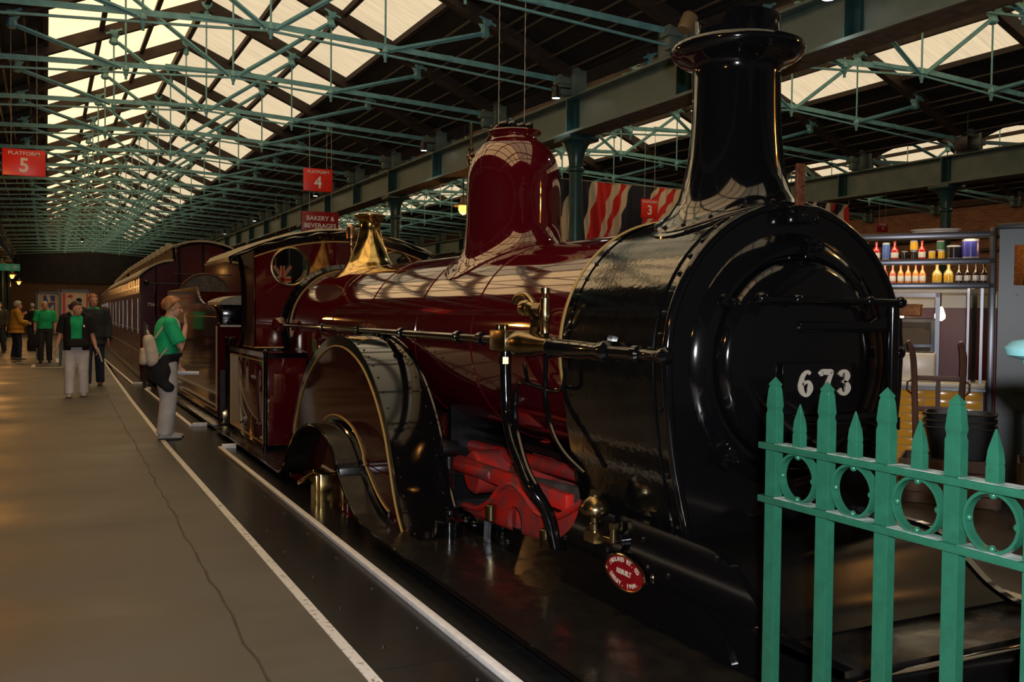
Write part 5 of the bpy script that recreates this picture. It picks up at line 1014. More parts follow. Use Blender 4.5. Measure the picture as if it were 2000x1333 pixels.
for xx, rr, h, k, a, b, c, lab in row:
    product(px(xx), 0.12, Z1, bottle(rr, h) if k == 'bot' else can(rr, h), (a, b, c), lab, 'bottle' if k == 'bot' else 'tin', 'groceries on the top shelf', 'sauce_bottle' if k == 'bot' else 'food_tin')
for xx, zz, b, c, lab in ((1808, .09, 'p_yellow', 'p_silver', 'yellow tin stacked on the small dark jars'), (1727, .085, 'p_black', 'p_red', 'dark tin stacked above the jar with red label'), (1850, .085, 'p_dgreen', 'p_red', 'green and red tin stacked on yellow tins')):
    product(px(xx), 0.14, Z1 + zz, can(0.036, 0.095), ('p_silver', b, c), lab, 'tin', 'groceries on the top shelf', 'food_tin')
low_ = [(1918, 'cola'), (1906, 'cola'), (1893, 'cola'), (1880, 'cola'), (1864, 'lemon'), (1846, 'lemon'), (1823, 'orange'), (1812, 'orange'), (1800, 'orange'), (1788, 'orange'), (1775, 'pink'), (1762, 'pink'), (1749, 'pink'), (1736, 'green'), (1727, 'green'), (1718, 'green')]
wrp = dict(cola=('p_silver', 'p_black', 'dark cola'), lemon=('p_yellow', 'p_yellow', 'cloudy lemon'), orange=('p_white', 'p_red', 'orange soda'), pink=('p_white', 'p_silver', 'pink lemonade'), green=('p_green', 'p_silver', 'green glass')); cnt = {}
for xx, k in low_:
    i = cnt.get(k, 0); cnt[k] = i + 1
    product(px(xx), 0.10, Z2, bottle(0.042 if k == 'lemon' else 0.029, 0.175), ('p_' + k, wrp[k][0], wrp[k][1]), '%s %s bottle from the corner post on the lower shelf' % (ORD[i], wrp[k][2]), 'bottle', 'drink bottles on the lower shelf', 'drink_bottle')
r = empty('enamel_tray', W_(-0.50, 0.1, 2.283)); r.rotation_euler = (0, 0, SR); tag(r, 'white enamel dish lying on the top of the steel shelves', 'dish')
g = G(); g.prism(arc(0, 0, 0.20, 0.12, 0, 360, 24)[:-1], 'Z', 0, 0.03); g.o('dish', 'counter_white', r, local=True, bevel=0.008); g = G(); g.prism(arc(0, 0, 0.215, 0.135, 0, 360, 24)[:-1], 'Z', 0.028, 0.04); g.o('rim', 'counter_white', r, local=True)
r = empty('teapot', W_(-1.50, 0.1, 2.043)); tag(r, 'white enamel teapot at the shelf end by the smokebox', 'teapot')
g = G(); g.lathe([(0.07, 0), (0.085, 0.06), (0.07, 0.14), (0.04, 0.18), (0.01, 0.20)], (0, 0, 0), 'Z', 20); g.o('body', 'counter_white', r, local=True)
g = G(); g.tube(spline([(0.06, -0.06, 0.05), (0.12, -0.12, 0.10), (0.15, -0.16, 0.15)], 5), 0.014, 8); g.o('spout', 'counter_white', r, local=True); g = G(); g.tube(spline([(-0.04, 0.0, 0.17), (-0.02, 0.0, 0.26), (0.05, -0.03, 0.25), (0.07, -0.05, 0.15)], 5), 0.009, 8); g.o('handle', 'counter_white', r, local=True)
# grey-green kiosk beside the stall
kc = empty('kiosk', W_(0.35, 0.0, 0), SR); tag(kc, 'grey-green panelled kiosk cabinet with amber lit window beside the stall', 'kiosk')
g = G(); g.box(-0.32, 0.62, -0.02, 0.6, 0, 0.78); g.box(-0.32, 0.62, -0.02, 0.04, 0.78, 1.80); g.box(-0.32, 0.62, -0.02, 0.04, 2.16, 2.30); g.box(-0.32, -0.20, -0.02, 0.04, 1.80, 2.16); g.o('body', 'stall_grey', kc, local=True)
for x0, x1, z0, z1 in ((-0.18, 0.5, 0.86, 1.72), (-0.18, 0.5, 0.10, 0.70)):
    g = G()
    for a, b in (((x0, z0), (x1, z0)), ((x1, z0), (x1, z1)), ((x1, z1), (x0, z1)), ((x0, z1), (x0, z0))): g.bar((a[0], -0.02, a[1]), (b[0], -0.02, b[1]), 0.02, 0.025)
    g.o('panel_moulding', 'stall_grey', kc, local=True)
g = G(); g.box(-0.20, 0.62, 0.005, 0.012, 1.80, 2.16); g.o('glass', 'glass', kc, local=True)
g = G(); g.box(-0.34, 0.64, -0.05, 0.62, 2.30, 2.35); g.o('cornice', 'stall_grey', kc, local=True, bevel=0.01)
g = G(); g.box(-0.20, 0.62, 0.5, 0.52, 1.70, 2.28); g.box(-0.20, 0.62, 0.08, 0.5, 1.76, 1.78); g.o('interior', 'wicker', kc, local=True)
for i in range(3): g = G(); g.lathe([(0.06, 1.78), (0.07, 1.84), (0.05, 1.90)], (-0.08 + 0.17 * i, 0.3, 0), 'Z', 12); g.o('bread_roll', 'p_orange', kc, local=True)
p = W_(0.5, 0.25, 2.2); lamp('kiosk_light', 'POINT', p, (1.0, 0.55, 0.2), 3.0, 0.04)
# sack barrows
def barrow(x, y, rz, label):
    r = empty('sack_barrow', W_(x, y, 0), SR + rz); tag(r, label, 'barrow', 'old wooden sack barrows')
    for s in (-1, 1):
        g = G(); pts = spline([(s * 0.17, 0.05, 0.06), (s * 0.175, 0.0, 0.45), (s * 0.19, -0.02, 0.85), (s * 0.20, -0.03, 1.08), (s * 0.205 - 0.01, -0.05, 1.20), (s * 0.21 - 0.035, -0.09, 1.30)], 5); g.tube(pts, [0.026] * (len(pts) - 6) + [0.024, 0.022, 0.02, 0.019, 0.018, 0.016], 8); g.o('handle', 'wood_barrow', r, local=True)
        g = G(); g.tube([(s * 0.20, -0.02, 0.96), (s * 0.25, -0.03, 0.93), (s * 0.25, -0.03, 0.86), (s * 0.20, -0.02, 0.82)], 0.009, 6); g.o('hand_iron', 'rust_bar', r, local=True)
        g = G(); g.lathe([(0.03, -0.025), (0.10, -0.025), (0.10, 0.025), (0.03, 0.025)], (s * 0.24, 0.08, 0.10), 'X', 18); g.o('wheel', 'rust_bar', r, local=True)
    for z in (0.42, 0.70, 0.97): g = G(); g.box(-0.19, 0.19, -0.03, 0.005, z - 0.022, z + 0.022); g.o('cross_bar', 'wood_barrow', r, local=True, bevel=0.004)
    g = G(); g.box(-0.018, 0.018, -0.02, 0.0, 0.40, 0.98); g.o('centre_slat', 'wood_barrow', r, local=True)
    g = G(); g.box(-0.18, 0.18, -0.14, 0.05, 0.035, 0.05); g.o('toe_plate', 'rust_bar', r, local=True)
barrow(-0.42, -0.40, 0.0, 'old wooden sack barrow standing before the yellow tiled counter')
barrow(0.52, -0.42, radians(-15), 'second wooden sack barrow leaning by the grey-green kiosk')
def plank_crate(x, y, z, w, d, h, label, rz=0.0):
    r = empty('wooden_crate', W_(x, y, z), SR + rz); tag(r, label, 'crate', 'old plank crates by the stall')
    k = max(2, int(h / 0.09))
    for i in range(k):
        z0 = h * i / k
        for yy in (-d / 2, d / 2 - 0.015): g = G(); g.box(-w / 2, w / 2, yy, yy + 0.015, z0 + 0.004, z0 + h / k - 0.004); g.o('plank', 'wood_crate', r, local=True)
        for xx in (-w / 2, w / 2 - 0.015): g = G(); g.box(xx, xx + 0.015, -d / 2 + 0.015, d / 2 - 0.015, z0 + 0.004, z0 + h / k - 0.004); g.o('plank', 'wood_crate', r, local=True)
    for xx in (-w / 2 + 0.02, w / 2 - 0.05): g = G(); g.box(xx, xx + 0.03, -d / 2 - 0.012, -d / 2, 0, h); g.o('batten', 'wood_crate', r, local=True)
    g = G(); g.box(-w / 2 + 0.015, w / 2 - 0.015, -d / 2 + 0.015, d / 2 - 0.015, 0.0, 0.02); g.o('base', 'wood_crate', r, local=True)
plank_crate(-0.28, -0.95, 0, 0.75, 0.55, 0.36, 'wide plank crate under the stacked black bins')
plank_crate(0.50, -1.08, 0, 0.6, 0.5, 0.40, 'plank crate at the picture edge before the kiosk')
for i in range(3):
    r = empty('black_bin', W_(-0.22, -0.95, 0.36 + i * 0.055), SR); tag(r, '%s black plastic bin in the nested stack on the plank crate' % ('lowest', 'middle', 'topmost')[i], 'bin', 'nested black plastic bins')
    g = G(); rings = []
    for q, z in ((0.78, 0.0), (0.94, 0.24), (1.0, 0.245), (1.0, 0.26), (0.94, 0.26), (0.75, 0.02)): rings.append([(0.27 * q * (abs(cos(t)) ** 0.35) * (1 if cos(t) > 0 else -1), 0.2 * q * (abs(sin(t)) ** 0.35) * (1 if sin(t) > 0 else -1), z) for t in [2 * pi * (j + 0.5) / 28 for j in range(28)]])
    g.loft(rings, True, True); g.o('tub', 'crate_black', r, local=True)
    g = G(); g.tube([(p[0] * 1.0, p[1], 0.255) for p in rings[2] + rings[2][:1]], 0.008, 6); g.o('rim', 'crate_black', r, local=True)

# ------------------------------------------------------------------ poster boards
def poster(x, y, w, h, label, art):
    r = empty('poster_board', (x, y, 0)); tag(r, label, 'poster', 'framed poster boards on the platform')
    z0, z1 = 2.0 - h, 2.0
    g = G(); g.box(x - w / 2, x + w / 2, y, y + 0.04, z0, z1); g.o('sheet', 'poster_cream', r)
    for a, b in (((x - w / 2, z0), (x + w / 2, z0)), ((x - w / 2, z1), (x + w / 2, z1)), ((x - w / 2, z0 - 0.03), (x - w / 2, z1 + 0.03)), ((x + w / 2, z0 - 0.03), (x + w / 2, z1 + 0.03))): g = G(); g.bar((a[0], y, a[1]), (b[0], y, b[1]), 0.08, 0.06); g.o('frame', 'poster_frame', r)
    for s in (-1, 1): g = G(); g.box(x + s * w / 2 - 0.03, x + s * w / 2 + 0.03, y - 0.01, y + 0.05, 0, z0); g.box(x + s * w / 2 - 0.03, x + s * w / 2 + 0.03, y - 0.3, y + 0.3, 0, 0.04); g.o('leg', 'poster_frame', r)
    for mt, kind, q in art:
        g = G()
        if kind == 'r': g.box(x + q[0] * w, x + q[1] * w, y - 0.004, y, z0 + q[2] * h, z0 + q[3] * h)
        elif kind == 'e': g.prism(arc(x + q[0] * w, z0 + q[1] * h, q[2] * w, q[3] * w, 0, 360, 18)[:-1], 'Y', y - 0.008, y - 0.004)
        else: g.prism([(x + a * w, z0 + b * h) for a, b in q], 'Y', y - 0.008, y - 0.004)
        g.o('print', mt, r, smooth=False)
poster(0.085, 32.0, 0.66, 1.25, 'poster board with blue panel between yellow stripes', [('poster_yellow', 'r', (-.40, -.30, .03, .97)), ('poster_yellow', 'r', (.30, .40, .03, .97)), ('poster_blue', 'r', (-.25, .25, .05, .93)), ('poster_cream', 'p', [(-.12, .92), (0, .95), (.10, .76), (-.02, .72)]), ('poster_cream', 'p', [(-.2, .68), (-.08, .72), (.02, .60), (.12, .70), (.2, .70), (.2, .58), (-.15, .55), (-.22, .6)]), ('poster_yellow', 'e', (.15, .77, .1, .04)), ('poster_red', 'e', (.02, .73, .06, .03))])
poster(0.704, 28.0, 0.74, 1.30, 'poster board with red border stripes and red and blue shapes', [('poster_red', 'r', (-.42, -.32, .03, .95)), ('poster_red', 'r', (.36, .42, .4, .95)), ('poster_red', 'e', (-.14, .88, .06, .07)), ('poster_red', 'p', [(-.28, .9), (-.16, .9), (-.16, .87), (-.28, .86)]), ('poster_blue', 'e', (-.20, .68, .05, .08)), ('cloth_black', 'e', (.12, .80, .10, .09)), ('skin', 'e', (.12, .74, .09, .1)), ('poster_blue', 'r', (-.2, .3, .1, .35))])
r = empty('travel_bag', (-0.35, 37.0, 0)); tag(r, 'dark travel bag standing on the far platform', 'bag')
g = G(); g.box(-0.6, -0.2, 36.9, 37.1, 0.02, 0.42); g.o('bag_body', 'cloth_black', r, bevel=0.05); g = G(); g.tube(spline([(-0.5, 37, 0.42), (-0.45, 37, 0.55), (-0.35, 37, 0.55), (-0.3, 37, 0.42)], 5), 0.015, 8); g.o('handle', 'cloth_black', r)
# ------------------------------------------------------------------ people
DG = bpy.context.evaluated_depsgraph_get
def remesh(g, name, mt, voxel, parent, smooth_it=4):
    me = bpy.data.meshes.new(name); me.from_pydata(g.v, [], g.f); bm = bmesh.new(); bm.from_mesh(me); bmesh.ops.recalc_face_normals(bm, faces=bm.faces); bm.to_mesh(me); bm.free()
    t = bpy.data.objects.new('tmp', me); COL.objects.link(t)
    md = t.modifiers.new('r', 'REMESH'); md.mode = 'VOXEL'; md.voxel_size = voxel; md.adaptivity = 0
    if smooth_it: sm = t.modifiers.new('s', 'SMOOTH'); sm.iterations = smooth_it; sm.factor = 0.5
    bpy.context.view_layer.update(); ev = t.evaluated_get(DG()); nm = bpy.data.meshes.new_from_object(ev); bpy.data.objects.remove(t); bpy.data.meshes.remove(me)
    nm.name = name; nm.materials.clear(); nm.materials.append(M[mt]); nm.shade_smooth()
    return link(name, nm, parent, True)
def ell(g, rows, n=20, off=None):           # torso-like loft: (z, rx, ry, x, y)
    g.loft([[(x + rx * cos(2 * pi * k / n), y + ry * sin(2 * pi * k / n), z) for k in range(n)] for z, rx, ry, x, y in rows]); return g
def hand(g, wr, d, nrm, curl=0.5, side=1, s=1.0):
    wr = Vector(wr); d = Vector(d).normalized(); nrm = (Vector(nrm) - d * Vector(nrm).dot(d)).normalized(); lat = d.cross(nrm) * side
    g.loft([[wr + d * t * 0.085 * s + lat * (w * cos(a)) * s + nrm * (h * sin(a)) * s for a in [2 * pi * k / 12 for k in range(12)]] for t, w, h in ((-0.1, .020, .018), (0.15, .026, .016), (0.55, .038, .015), (1.0, .036, .013))])
    for i, ln in enumerate((0.066, 0.076, 0.070, 0.054)):
        b = wr + d * 0.082 * s + lat * (-0.028 + 0.0187 * i) * s; pts = [b - d * 0.01]; dr = d.copy(); ax = lat
        for q in range(3):
            dr = (Matrix.Rotation(curl * (0.55 + 0.3 * q) * side * -1, 3, ax) @ dr); b = b + dr * ln * s / 3 * (1.15 - 0.15 * q); pts.append(b.copy())
        g.tube(pts, [0.0092 * s, 0.0088 * s, 0.008 * s, 0.0066 * s], 8)
    b = wr + d * 0.02 * s - lat * 0.026 * s; t1 = (d * 0.75 - lat * 0.6 - nrm * 0.25 * 0).normalized(); t2 = (d * 0.95 - lat * 0.25 + nrm * curl * 0.3).normalized()
    g.tube([b, b + t1 * 0.032 * s, b + t1 * 0.032 * s + t2 * 0.028 * s, b + t1 * 0.032 * s + t2 * 0.05 * s], [0.014 * s, 0.0115 * s, 0.0095 * s, 0.007 * s], 8)
def person(label, loc, rz, c):
    r = empty('person', (loc[0], loc[1], 0), rz); tag(r, label, 'person')
    s = c.get('h', 1.7) / 1.70; fat = c.get('fat', 1.0); vx = c.get('voxel', 0.011)
    S = lambda p: Vector(p) * s
    legs = [[S(q) for q in l] for l in c['legs']]; arms = [[S(q) for q in a] for a in c['arms']]; hc = S(c.get('head', (0, 0.03, 1.575))); hy = c.get('head_yaw', 0.0); hp = c.get('head_pitch', 0.0)
    tor = c.get('torso', [(0.86, .13, .095), (0.93, .165, .115), (1.02, .155, .105), (1.12, .145, .10), (1.24, .16, .11), (1.33, .165, .105), (1.40, .14, .085), (1.435, .08, .065)])
    ly = c.get('lean', 0.0)
    tr = [(z * s, rx * s * (fat if z < 1.36 else (1 + fat) / 2), ry * s * fat, 0, ly * (z - 0.86) * s) for z, rx, ry in tor]
    # ---- body: one continuous surface
    g = G(); ell(g, tr); nb = Vector((0, ly * 0.58 * s, 1.42 * s)); g.tube([nb, (nb + hc) / 2 + Vector((0, 0, -0.02 * s)), hc + Vector((0, -0.01, -0.02)) * s], [0.06 * s, 0.053 * s, 0.05 * s], 14)
    HM = Matrix.Translation(hc) @ Matrix.Rotation(hy, 4, 'Z') @ Matrix.Rotation(hp, 4, 'X') @ Matrix.Scale(s, 4)
    b0 = len(g.v)
    g.sphere((0, -0.008, 0.035), 1, 20, 14, (.077, .096, .088)); g.sphere((0, 0.028, -0.035), 1, 18, 12, (.060, .068, .078)); g.sphere((0, 0.052, -0.088), 1, 12, 8, (.030, .028, .026))
    g.tube([(0, 0.085, 0.025), (0, 0.103, -0.008), (0, 0.115, -0.028), (0, 0.10, -0.037)], [0.009, 0.012, 0.016, 0.012], 8); g.sphere((0, 0.082, -0.062), 1, 10, 8, (.024, .018, .014))
    g.sphere((0, 0.078, 0.030), 1, 14, 8, (.05, .016, .012))
    for q in (-1, 1): g.sphere((q * 0.076, -0.008, 0.0), 1, 10, 8, (.010, .020, .032)); g.sphere((q * 0.036, 0.066, -0.02), 1, 10, 8, (.024, .02, .02))
    g.xf(HM, b0)
    for sh, el, wr in arms: g.tube([sh, sh.lerp(el, .5), el, el.lerp(wr, .45), wr], [.052 * s * fat, .047 * s * fat, .041 * s, .038 * s, .026 * s], 12); g.sphere(sh, 0.056 * s, 12, 8)
    for k, (sh, el, wr) in enumerate(arms):
        hd = c.get('hands', [{}, {}])[k]; hand(g, wr, hd.get('d', (wr - el)), hd.get('n', (1, 0, 0)), hd.get('curl', 0.35), hd.get('side', 1), s * 1.02)
    for hp_, kn, an in legs: g.tube([hp_, hp_.lerp(kn, .5), kn, kn.lerp(an, .4), an], [.088 * s, .075 * s, .055 * s, .055 * s, .036 * s], 14)
    remesh(g, 'body', 'skin', vx, r, 3)
    fy = 0.088 * s
    for q in (-1, 1):
        g = G(); g.sphere((q * 0.034, 0.085, 0.004), 1, 10, 8, (.013, .006, .007)); g.xf(HM); g.o('eye', 'eye', r, local=True)
    g = G(); g.sphere((0, 0.0985, -0.064), 1, 12, 6, (.022, .006, .0055)); g.xf(HM); g.o('mouth', 'lip', r, local=True)
    # ---- hair
    hr_ = c.get('hair'); 
    if hr_:
        g = G(); n, m_ = 26, 18; full = c.get('hair_vol', 1.0); rng = random.Random(3)
        for i in range(m_ + 1):
            th = pi * i / m_
            for k in range(n):
                ph = 2 * pi * k / n; x, y, z = sin(th) * cos(ph), sin(th) * sin(ph), cos(th); jit = 1 + 0.035 * sin(ph * 7 + th * 5) + 0.02 * rng.uniform(-1, 1)
                low = c.get('hair_low', -0.55); zz = z; rad = 1.0
                front = max(0, y)
                lim = 0.42 if front > 0.45 else (low + (0.42 - low) * max(0, min(1, (y + 0.25) / 0.7)))
                if c.get('bald') and z > 0.15: rad = 0.85
                if z < lim: zz = lim; rad = 0.90
                g.v.append((x * .086 * full * jit * rad, -0.012 + y * .106 * full * jit * rad, 0.037 + zz * .10 * full * jit * (1 if rad == 1 else 0.97)))
        for i in range(m_):
            for k in range(n): g.f.append([i * n + k, i * n + (k + 1) % n, (i + 1) * n + (k + 1) % n, (i + 1) * n + k]); g.mi.append(0)
        g.xf(HM); g.o('hair', hr_, r, local=True, smooth=80)
    # ---- trousers and shoes
    g = G(); f2 = c.get('leg_fat', 1.0)
    ell(g, [(0.80 * s, .10 * s, .09 * s, 0, 0), (0.86 * s, .165 * s * fat, .125 * s * fat, 0, 0), (0.93 * s, .182 * s * fat, .13 * s * fat, 0, 0), (1.03 * s, .165 * s * fat, .122 * s * fat, 0, ly * .17 * s)])
    for hp_, kn, an in legs: g.tube([hp_ + Vector((0, 0, .02)), hp_.lerp(kn, .5), kn, kn.lerp(an, .5), an + Vector((0, 0, -0.03 * s))], [.108 * s * f2, .098 * s * f2, .083 * s * f2, .080 * s * f2, .078 * s * f2], 16)
    remesh(g, 'trousers', c['trousers'], 0.013, r, 3)
    for i, (hp_, kn, an) in enumerate(legs):
        fd = Vector(c.get('feet', [(0, 1, 0), (0, 1, 0)])[i]).normalized(); sd = Vector((fd.y, -fd.x, 0)); g = G(); rings = []
        for t, w_, h_ in ((-0.07, .026, .055), (-0.05, .036, .075), (0.0, .040, .085), (0.06, .042, .07), (0.12, .047, .052), (0.17, .042, .042), (0.20, .02, .028)):
            cc = Vector((an.x, an.y, max(0, an.z - 0.085 * s))) + fd * t * s; rings.append([cc + sd * w_ * s * cos(a) + Vector((0, 0, (h_ * s * 0.5) * (1 + sin(a))) ) for a in [2 * pi * k / 14 for k in range(14)]])
        g.loft(rings); sh_ = g.o('shoe', c['shoes'], r, local=True, smooth=60)
        g = G(); g.loft([[q + Vector((0, 0, 0)) for q in rr] for rr in [[Vector((p.x, p.y, 0.0)) * 1 + Vector((0, 0, 0.002 + (0.016 if k in (1, 2, 3, 4, 5) else 0.0))) + ((p - sum(rr_, Vector()) / 14) * 0.06) * 0 for k, p in enumerate(rr_)] for rr_ in rings]]); g.o('sole', 'sole', sh_, local=True)
    # ---- shirt / jacket
    for nm, mt, infl, zlo, zhi, slv in c['tops']:
        g = G(); rows = [(z, rx + infl * s, ry + infl * s, x, y) for z, rx, ry, x, y in tr if z >= zlo * s - 1e-6 and z <= zhi * s]
        fl = c.get('flare', {}).get(nm, 0.0)
        if zlo < 0.86: rows = [(zlo * s, (.165 * fat + infl) * s, (.12 * fat + infl) * s, 0, 0)] + [(z, rx, ry, x, y) for z, rx, ry, x, y in rows]
        rows = [(z, rx + fl * s * max(0, (1.3 * s - z) / (0.5 * s)) * 0.75, ry + fl * s * max(0, (1.3 * s - z) / (0.5 * s)) * 0.75, x, y) for z, rx, ry, x, y in rows]; rows += [(1.425 * s, (.115 + infl) * s, (.078 + infl) * s, 0, ly * .57 * s), (1.452 * s, .078 * s, .072 * s, 0, ly * .58 * s + 0.005)] if zhi > 1.3 and infl < 0.03 else [(1.43 * s, (.10 + infl) * s, (.075 + infl) * s, 0, ly * .57 * s)]; ell(g, rows, 24)
        for sh, el, wr in arms:
            if slv <= 0: continue
            if slv <= 1: e = sh.lerp(el, slv); g.tube([sh, sh.lerp(e, .5), e], [(.064 + infl) * s, (.062 + infl) * s, (.066 + infl) * s], 14)
            else: g.tube([sh, sh.lerp(el, .5), el, el.lerp(wr, slv - 1)], [(.062 + infl) * s, (.054 + infl) * s, (.048 + infl) * s, (.040 + infl) * s], 14)
            g.sphere(sh, (.066 + infl) * s, 12, 8)
        remesh(g, nm, mt, 0.012, r, 4)
    if c.get('collar'):
        g = G(); z = 1.435 * s; g.tube([(0.075 * s * cos(a), ly * .58 * s + 0.01 + 0.072 * s * sin(a), z - 0.045 * s * max(0, sin(a)) + 0.012) for a in [radians(110 + 320 * i / 16) for i in range(17)]], 0.016 * s, 8); g.o('collar', c['collar'], r, local=True)
    return r, S, HM
gA = dict(h=1.66, fat=1.12, voxel=0.0075, lean=0.05, head=(0, 0.085, 1.56), head_pitch=-0.05, hair='hair_ginger', hair_vol=1.12, hair_low=-0.5,
          legs=[[(0.09, 0.0, 0.90), (0.085, 0.03, 0.49), (0.085, -0.02, 0.09)], [(-0.09, 0.0, 0.90), (-0.09, 0.05, 0.49), (-0.095, 0.03, 0.09)]], leg_fat=1.2,
          arms=[[(0.19, 0.03, 1.37), (0.24, 0.15, 1.09), (0.10, 0.22, 1.36)], [(-0.19, 0.03, 1.37), (-0.24, 0.06, 1.08), (-0.18, 0.20, 0.84)]],
          hands=[dict(d=(-0.25, -0.05, 1), n=(-0.5, -1, 0), curl=0.25, side=1), dict(n=(1, 0, 0), curl=0.9, side=-1)], trousers='cloth_grey', shoes='shoe_grey', tops=[('shirt', 'shirt_green', 0.022, 0.86, 1.43, 0.80)], collar='shirt_green')
pa, S, HM = person('woman in green shirt with beige backpack touching her mouth beside the tender', (1.24, 11.66), radians(-88), gA)
# backpack (a thing of its own), jacket round the waist, rolled paper
bp_ = empty('backpack', (1.24 - 0.20, 11.66, 0), radians(-88)); tag(bp_, 'small beige backpack worn by the ginger-haired woman in profile', 'backpack')
def bag(g, c, sx, sy, sz, n=22, m_=14, p=0.55):
    for i in range(m_ + 1):
        th = pi * i / m_
        for k in range(n):
            ph = 2 * pi * k / n; f = lambda v: math.copysign(abs(v) ** p, v); x, y, z = f(sin(th)) * f(cos(ph)), f(sin(th)) * f(sin(ph)), f(cos(th)); tp = 1 - 0.18 * z; g.v.append((c[0] + x * sx * tp, c[1] + y * sy * tp, c[2] + z * sz))
    for i in range(m_):
        for k in range(n): g.f.append([i * n + k, i * n + (k + 1) % n, (i + 1) * n + (k + 1) % n, (i + 1) * n + k]); g.mi.append(0)
Lb = dict(parent=bp_, local=True)
g = G(); bag(g, (0.07, 0.035, 1.03), 0.125, 0.075, 0.185); g.xf(Matrix.Translation((0, 0, 1.03)) @ Matrix.Rotation(radians(10), 4, 'X') @ Matrix.Translation((0, 0, -1.03))); g.o('pack_body', 'backpack_beige', **Lb, smooth=70)
g = G(); bag(g, (0.07, -0.05, 0.97), 0.095, 0.035, 0.10); g.o('front_pocket', 'backpack_beige', **Lb, smooth=70)
g = G(); g.tube(spline([(0.04, 0.02, 1.20), (0.05, 0.0, 1.255), (0.09, 0.0, 1.255), (0.10, 0.02, 1.20)], 5), 0.012, 8); g.o('grab_loop', 'backpack_beige', **Lb)
g = G(); g.tube(spline([(0.13, 0.08, 1.18), (0.175, 0.15, 1.30), (0.185, 0.22, 1.42), (0.19, 0.31, 1.38), (0.215, 0.33, 1.28)], 6), 0.012, 8, sx=1.6); g.o('shoulder_strap', 'backpack_beige', **Lb)
g = G(); g.tube(spline([(0.14, 0.08, 0.90), (0.22, 0.13, 0.98), (0.235, 0.20, 1.07)], 6), 0.011, 8, sx=1.6); g.o('lower_strap', 'backpack_beige', **Lb)
g = G(); g.sphere((0.12, -0.075, 1.03), 0.012, 8, 6); g.o('buckle', 'steel', **Lb)
g = G(); rows = [(0.56, .03, .04, .19, .02), (0.62, .06, .085, .16, .0), (0.69, .13, .135, .08, -.04), (0.79, .20, .17, .025, -.04), (0.90, .215, .18, 0, -0.025), (0.99, .205, .17, 0, -0.012)]; ell(g, rows, 24); g.tube([(0.2, 0.0, 0.97), (0.15, 0.12, 0.98), (0.04, 0.165, 0.985), (-0.1, 0.165, 0.98)], 0.028, 10)
remesh(g, 'waist_jacket', 'cloth_black', 0.013, pa, 3)
rp = empty('rolled_paper', (1.24 + 0.24, 11.66 + 0.16, 0.75), radians(-88)); tag(rp, 'white rolled paper held at hip height by the ginger-haired woman', 'paper')
g = G(); g.tube([(0, -0.10, 0.01), (0, 0.16, 0.0)], 0.024, 14); g.o('roll', 'paper', rp, local=True); g = G(); g.tube([(0, 0.157, 0.0), (0, 0.163, 0.0)], 0.014, 12); g.o('inner_roll', 'dusty_grey', rp, local=True)
gB = dict(h=1.63, fat=1.14, voxel=0.009, head=(0, 0.05, 1.565), head_yaw=radians(52), hair='hair_brown', hair_vol=1.13, hair_low=-0.45,
          legs=[[(0.095, 0, 0.90), (0.115, 0.09, 0.50), (0.125, 0.12, 0.09)], [(-0.095, 0, 0.90), (-0.105, 0.02, 0.49), (-0.11, -0.04, 0.09)]], leg_fat=1.10,
          arms=[[(0.195, 0.0, 1.36), (0.27, 0.0, 1.10), (0.33, 0.06, 0.87)], [(-0.195, 0.0, 1.36), (-0.26, -0.01, 1.09), (-0.32, 0.07, 0.86)]], hands=[dict(n=(1, 0, 0), curl=0.5, side=1), dict(n=(-1, 0, 0), curl=0.8, side=-1)],
          trousers='cloth_pale', shoes='shoe_grey', tops=[('shirt', 'shirt_green', 0.016, 0.93, 1.43, 0.3)], collar='shirt_green')
pb, S, HM = person('woman walking in pale trousers, green shirt and open black cardigan', (0.47, 17.9), radians(178), gB)
g = G()
for q in (-1, 1):
    g.loft([[(q * x * 1.0, y, z) for x, y in [(0.075, 0.10), (0.10, 0.155 if z < 1.3 else 0.125), (0.17, 0.12), (0.215, 0.03), (0.21, -0.08), (0.12, -0.155), (0.0, -0.17), (0.0, -0.145), (0.10, -0.13), (0.185, -0.07), (0.19, 0.02), (0.15, 0.09), (0.09, 0.115)]] for z in (0.80, 0.9, 1.05, 1.2, 1.32, 1.38)])
    g.tube([(q * 0.19, 0, 1.35), (q * 0.225, 0, 1.24), (q * 0.262, 0, 1.10)], [0.082, 0.076, 0.072], 14); g.sphere((q * 0.185, 0, 1.345), 0.085, 12, 8); g.tube([(q * 0.15, 0.0, 1.39), (q * 0.085, 0.0, 1.42)], 0.05, 12)
remesh(g, 'cardigan', 'cloth_black', 0.011, pb, 3)
g = G(); bag(g, (-0.02, 0.20, 0.93), 0.165, 0.06, 0.075); g.o('waist_pouch', 'cloth_black', pb, local=True, smooth=60)
g = G(); g.tube([(0.19 * cos(a), 0.01 + 0.17 * sin(a), 0.95) for a in [2 * pi * i / 20 for i in range(21)]], 0.022, 8); g.o('pouch_belt', 'cloth_black', pb, local=True)
g = G(); g.prism([(-0.135, 1.20), (-0.10, 1.20), (-0.115, 1.245)], 'Y', 0.145, 0.15); g.o('shirt_badge', 'p_yellow', pb, local=True)
rp = empty('folded_leaflet', (0.47 + 0.335, 17.9 - 0.12, 0.72)); tag(rp, 'white leaflet carried by the walking woman in the cardigan', 'paper')
g = G(); g.tube([(-0.01, 0, 0.12), (0.06, -0.05, -0.12)], 0.030, 12, sx=0.5); g.o('sheet', 'paper', rp, local=True); g = G(); g.tube([(0.0, -0.012, 0.115), (0.066, -0.06, -0.118)], 0.028, 10, sx=0.3); g.o('inner_sheet', 'counter_white', rp, local=True)
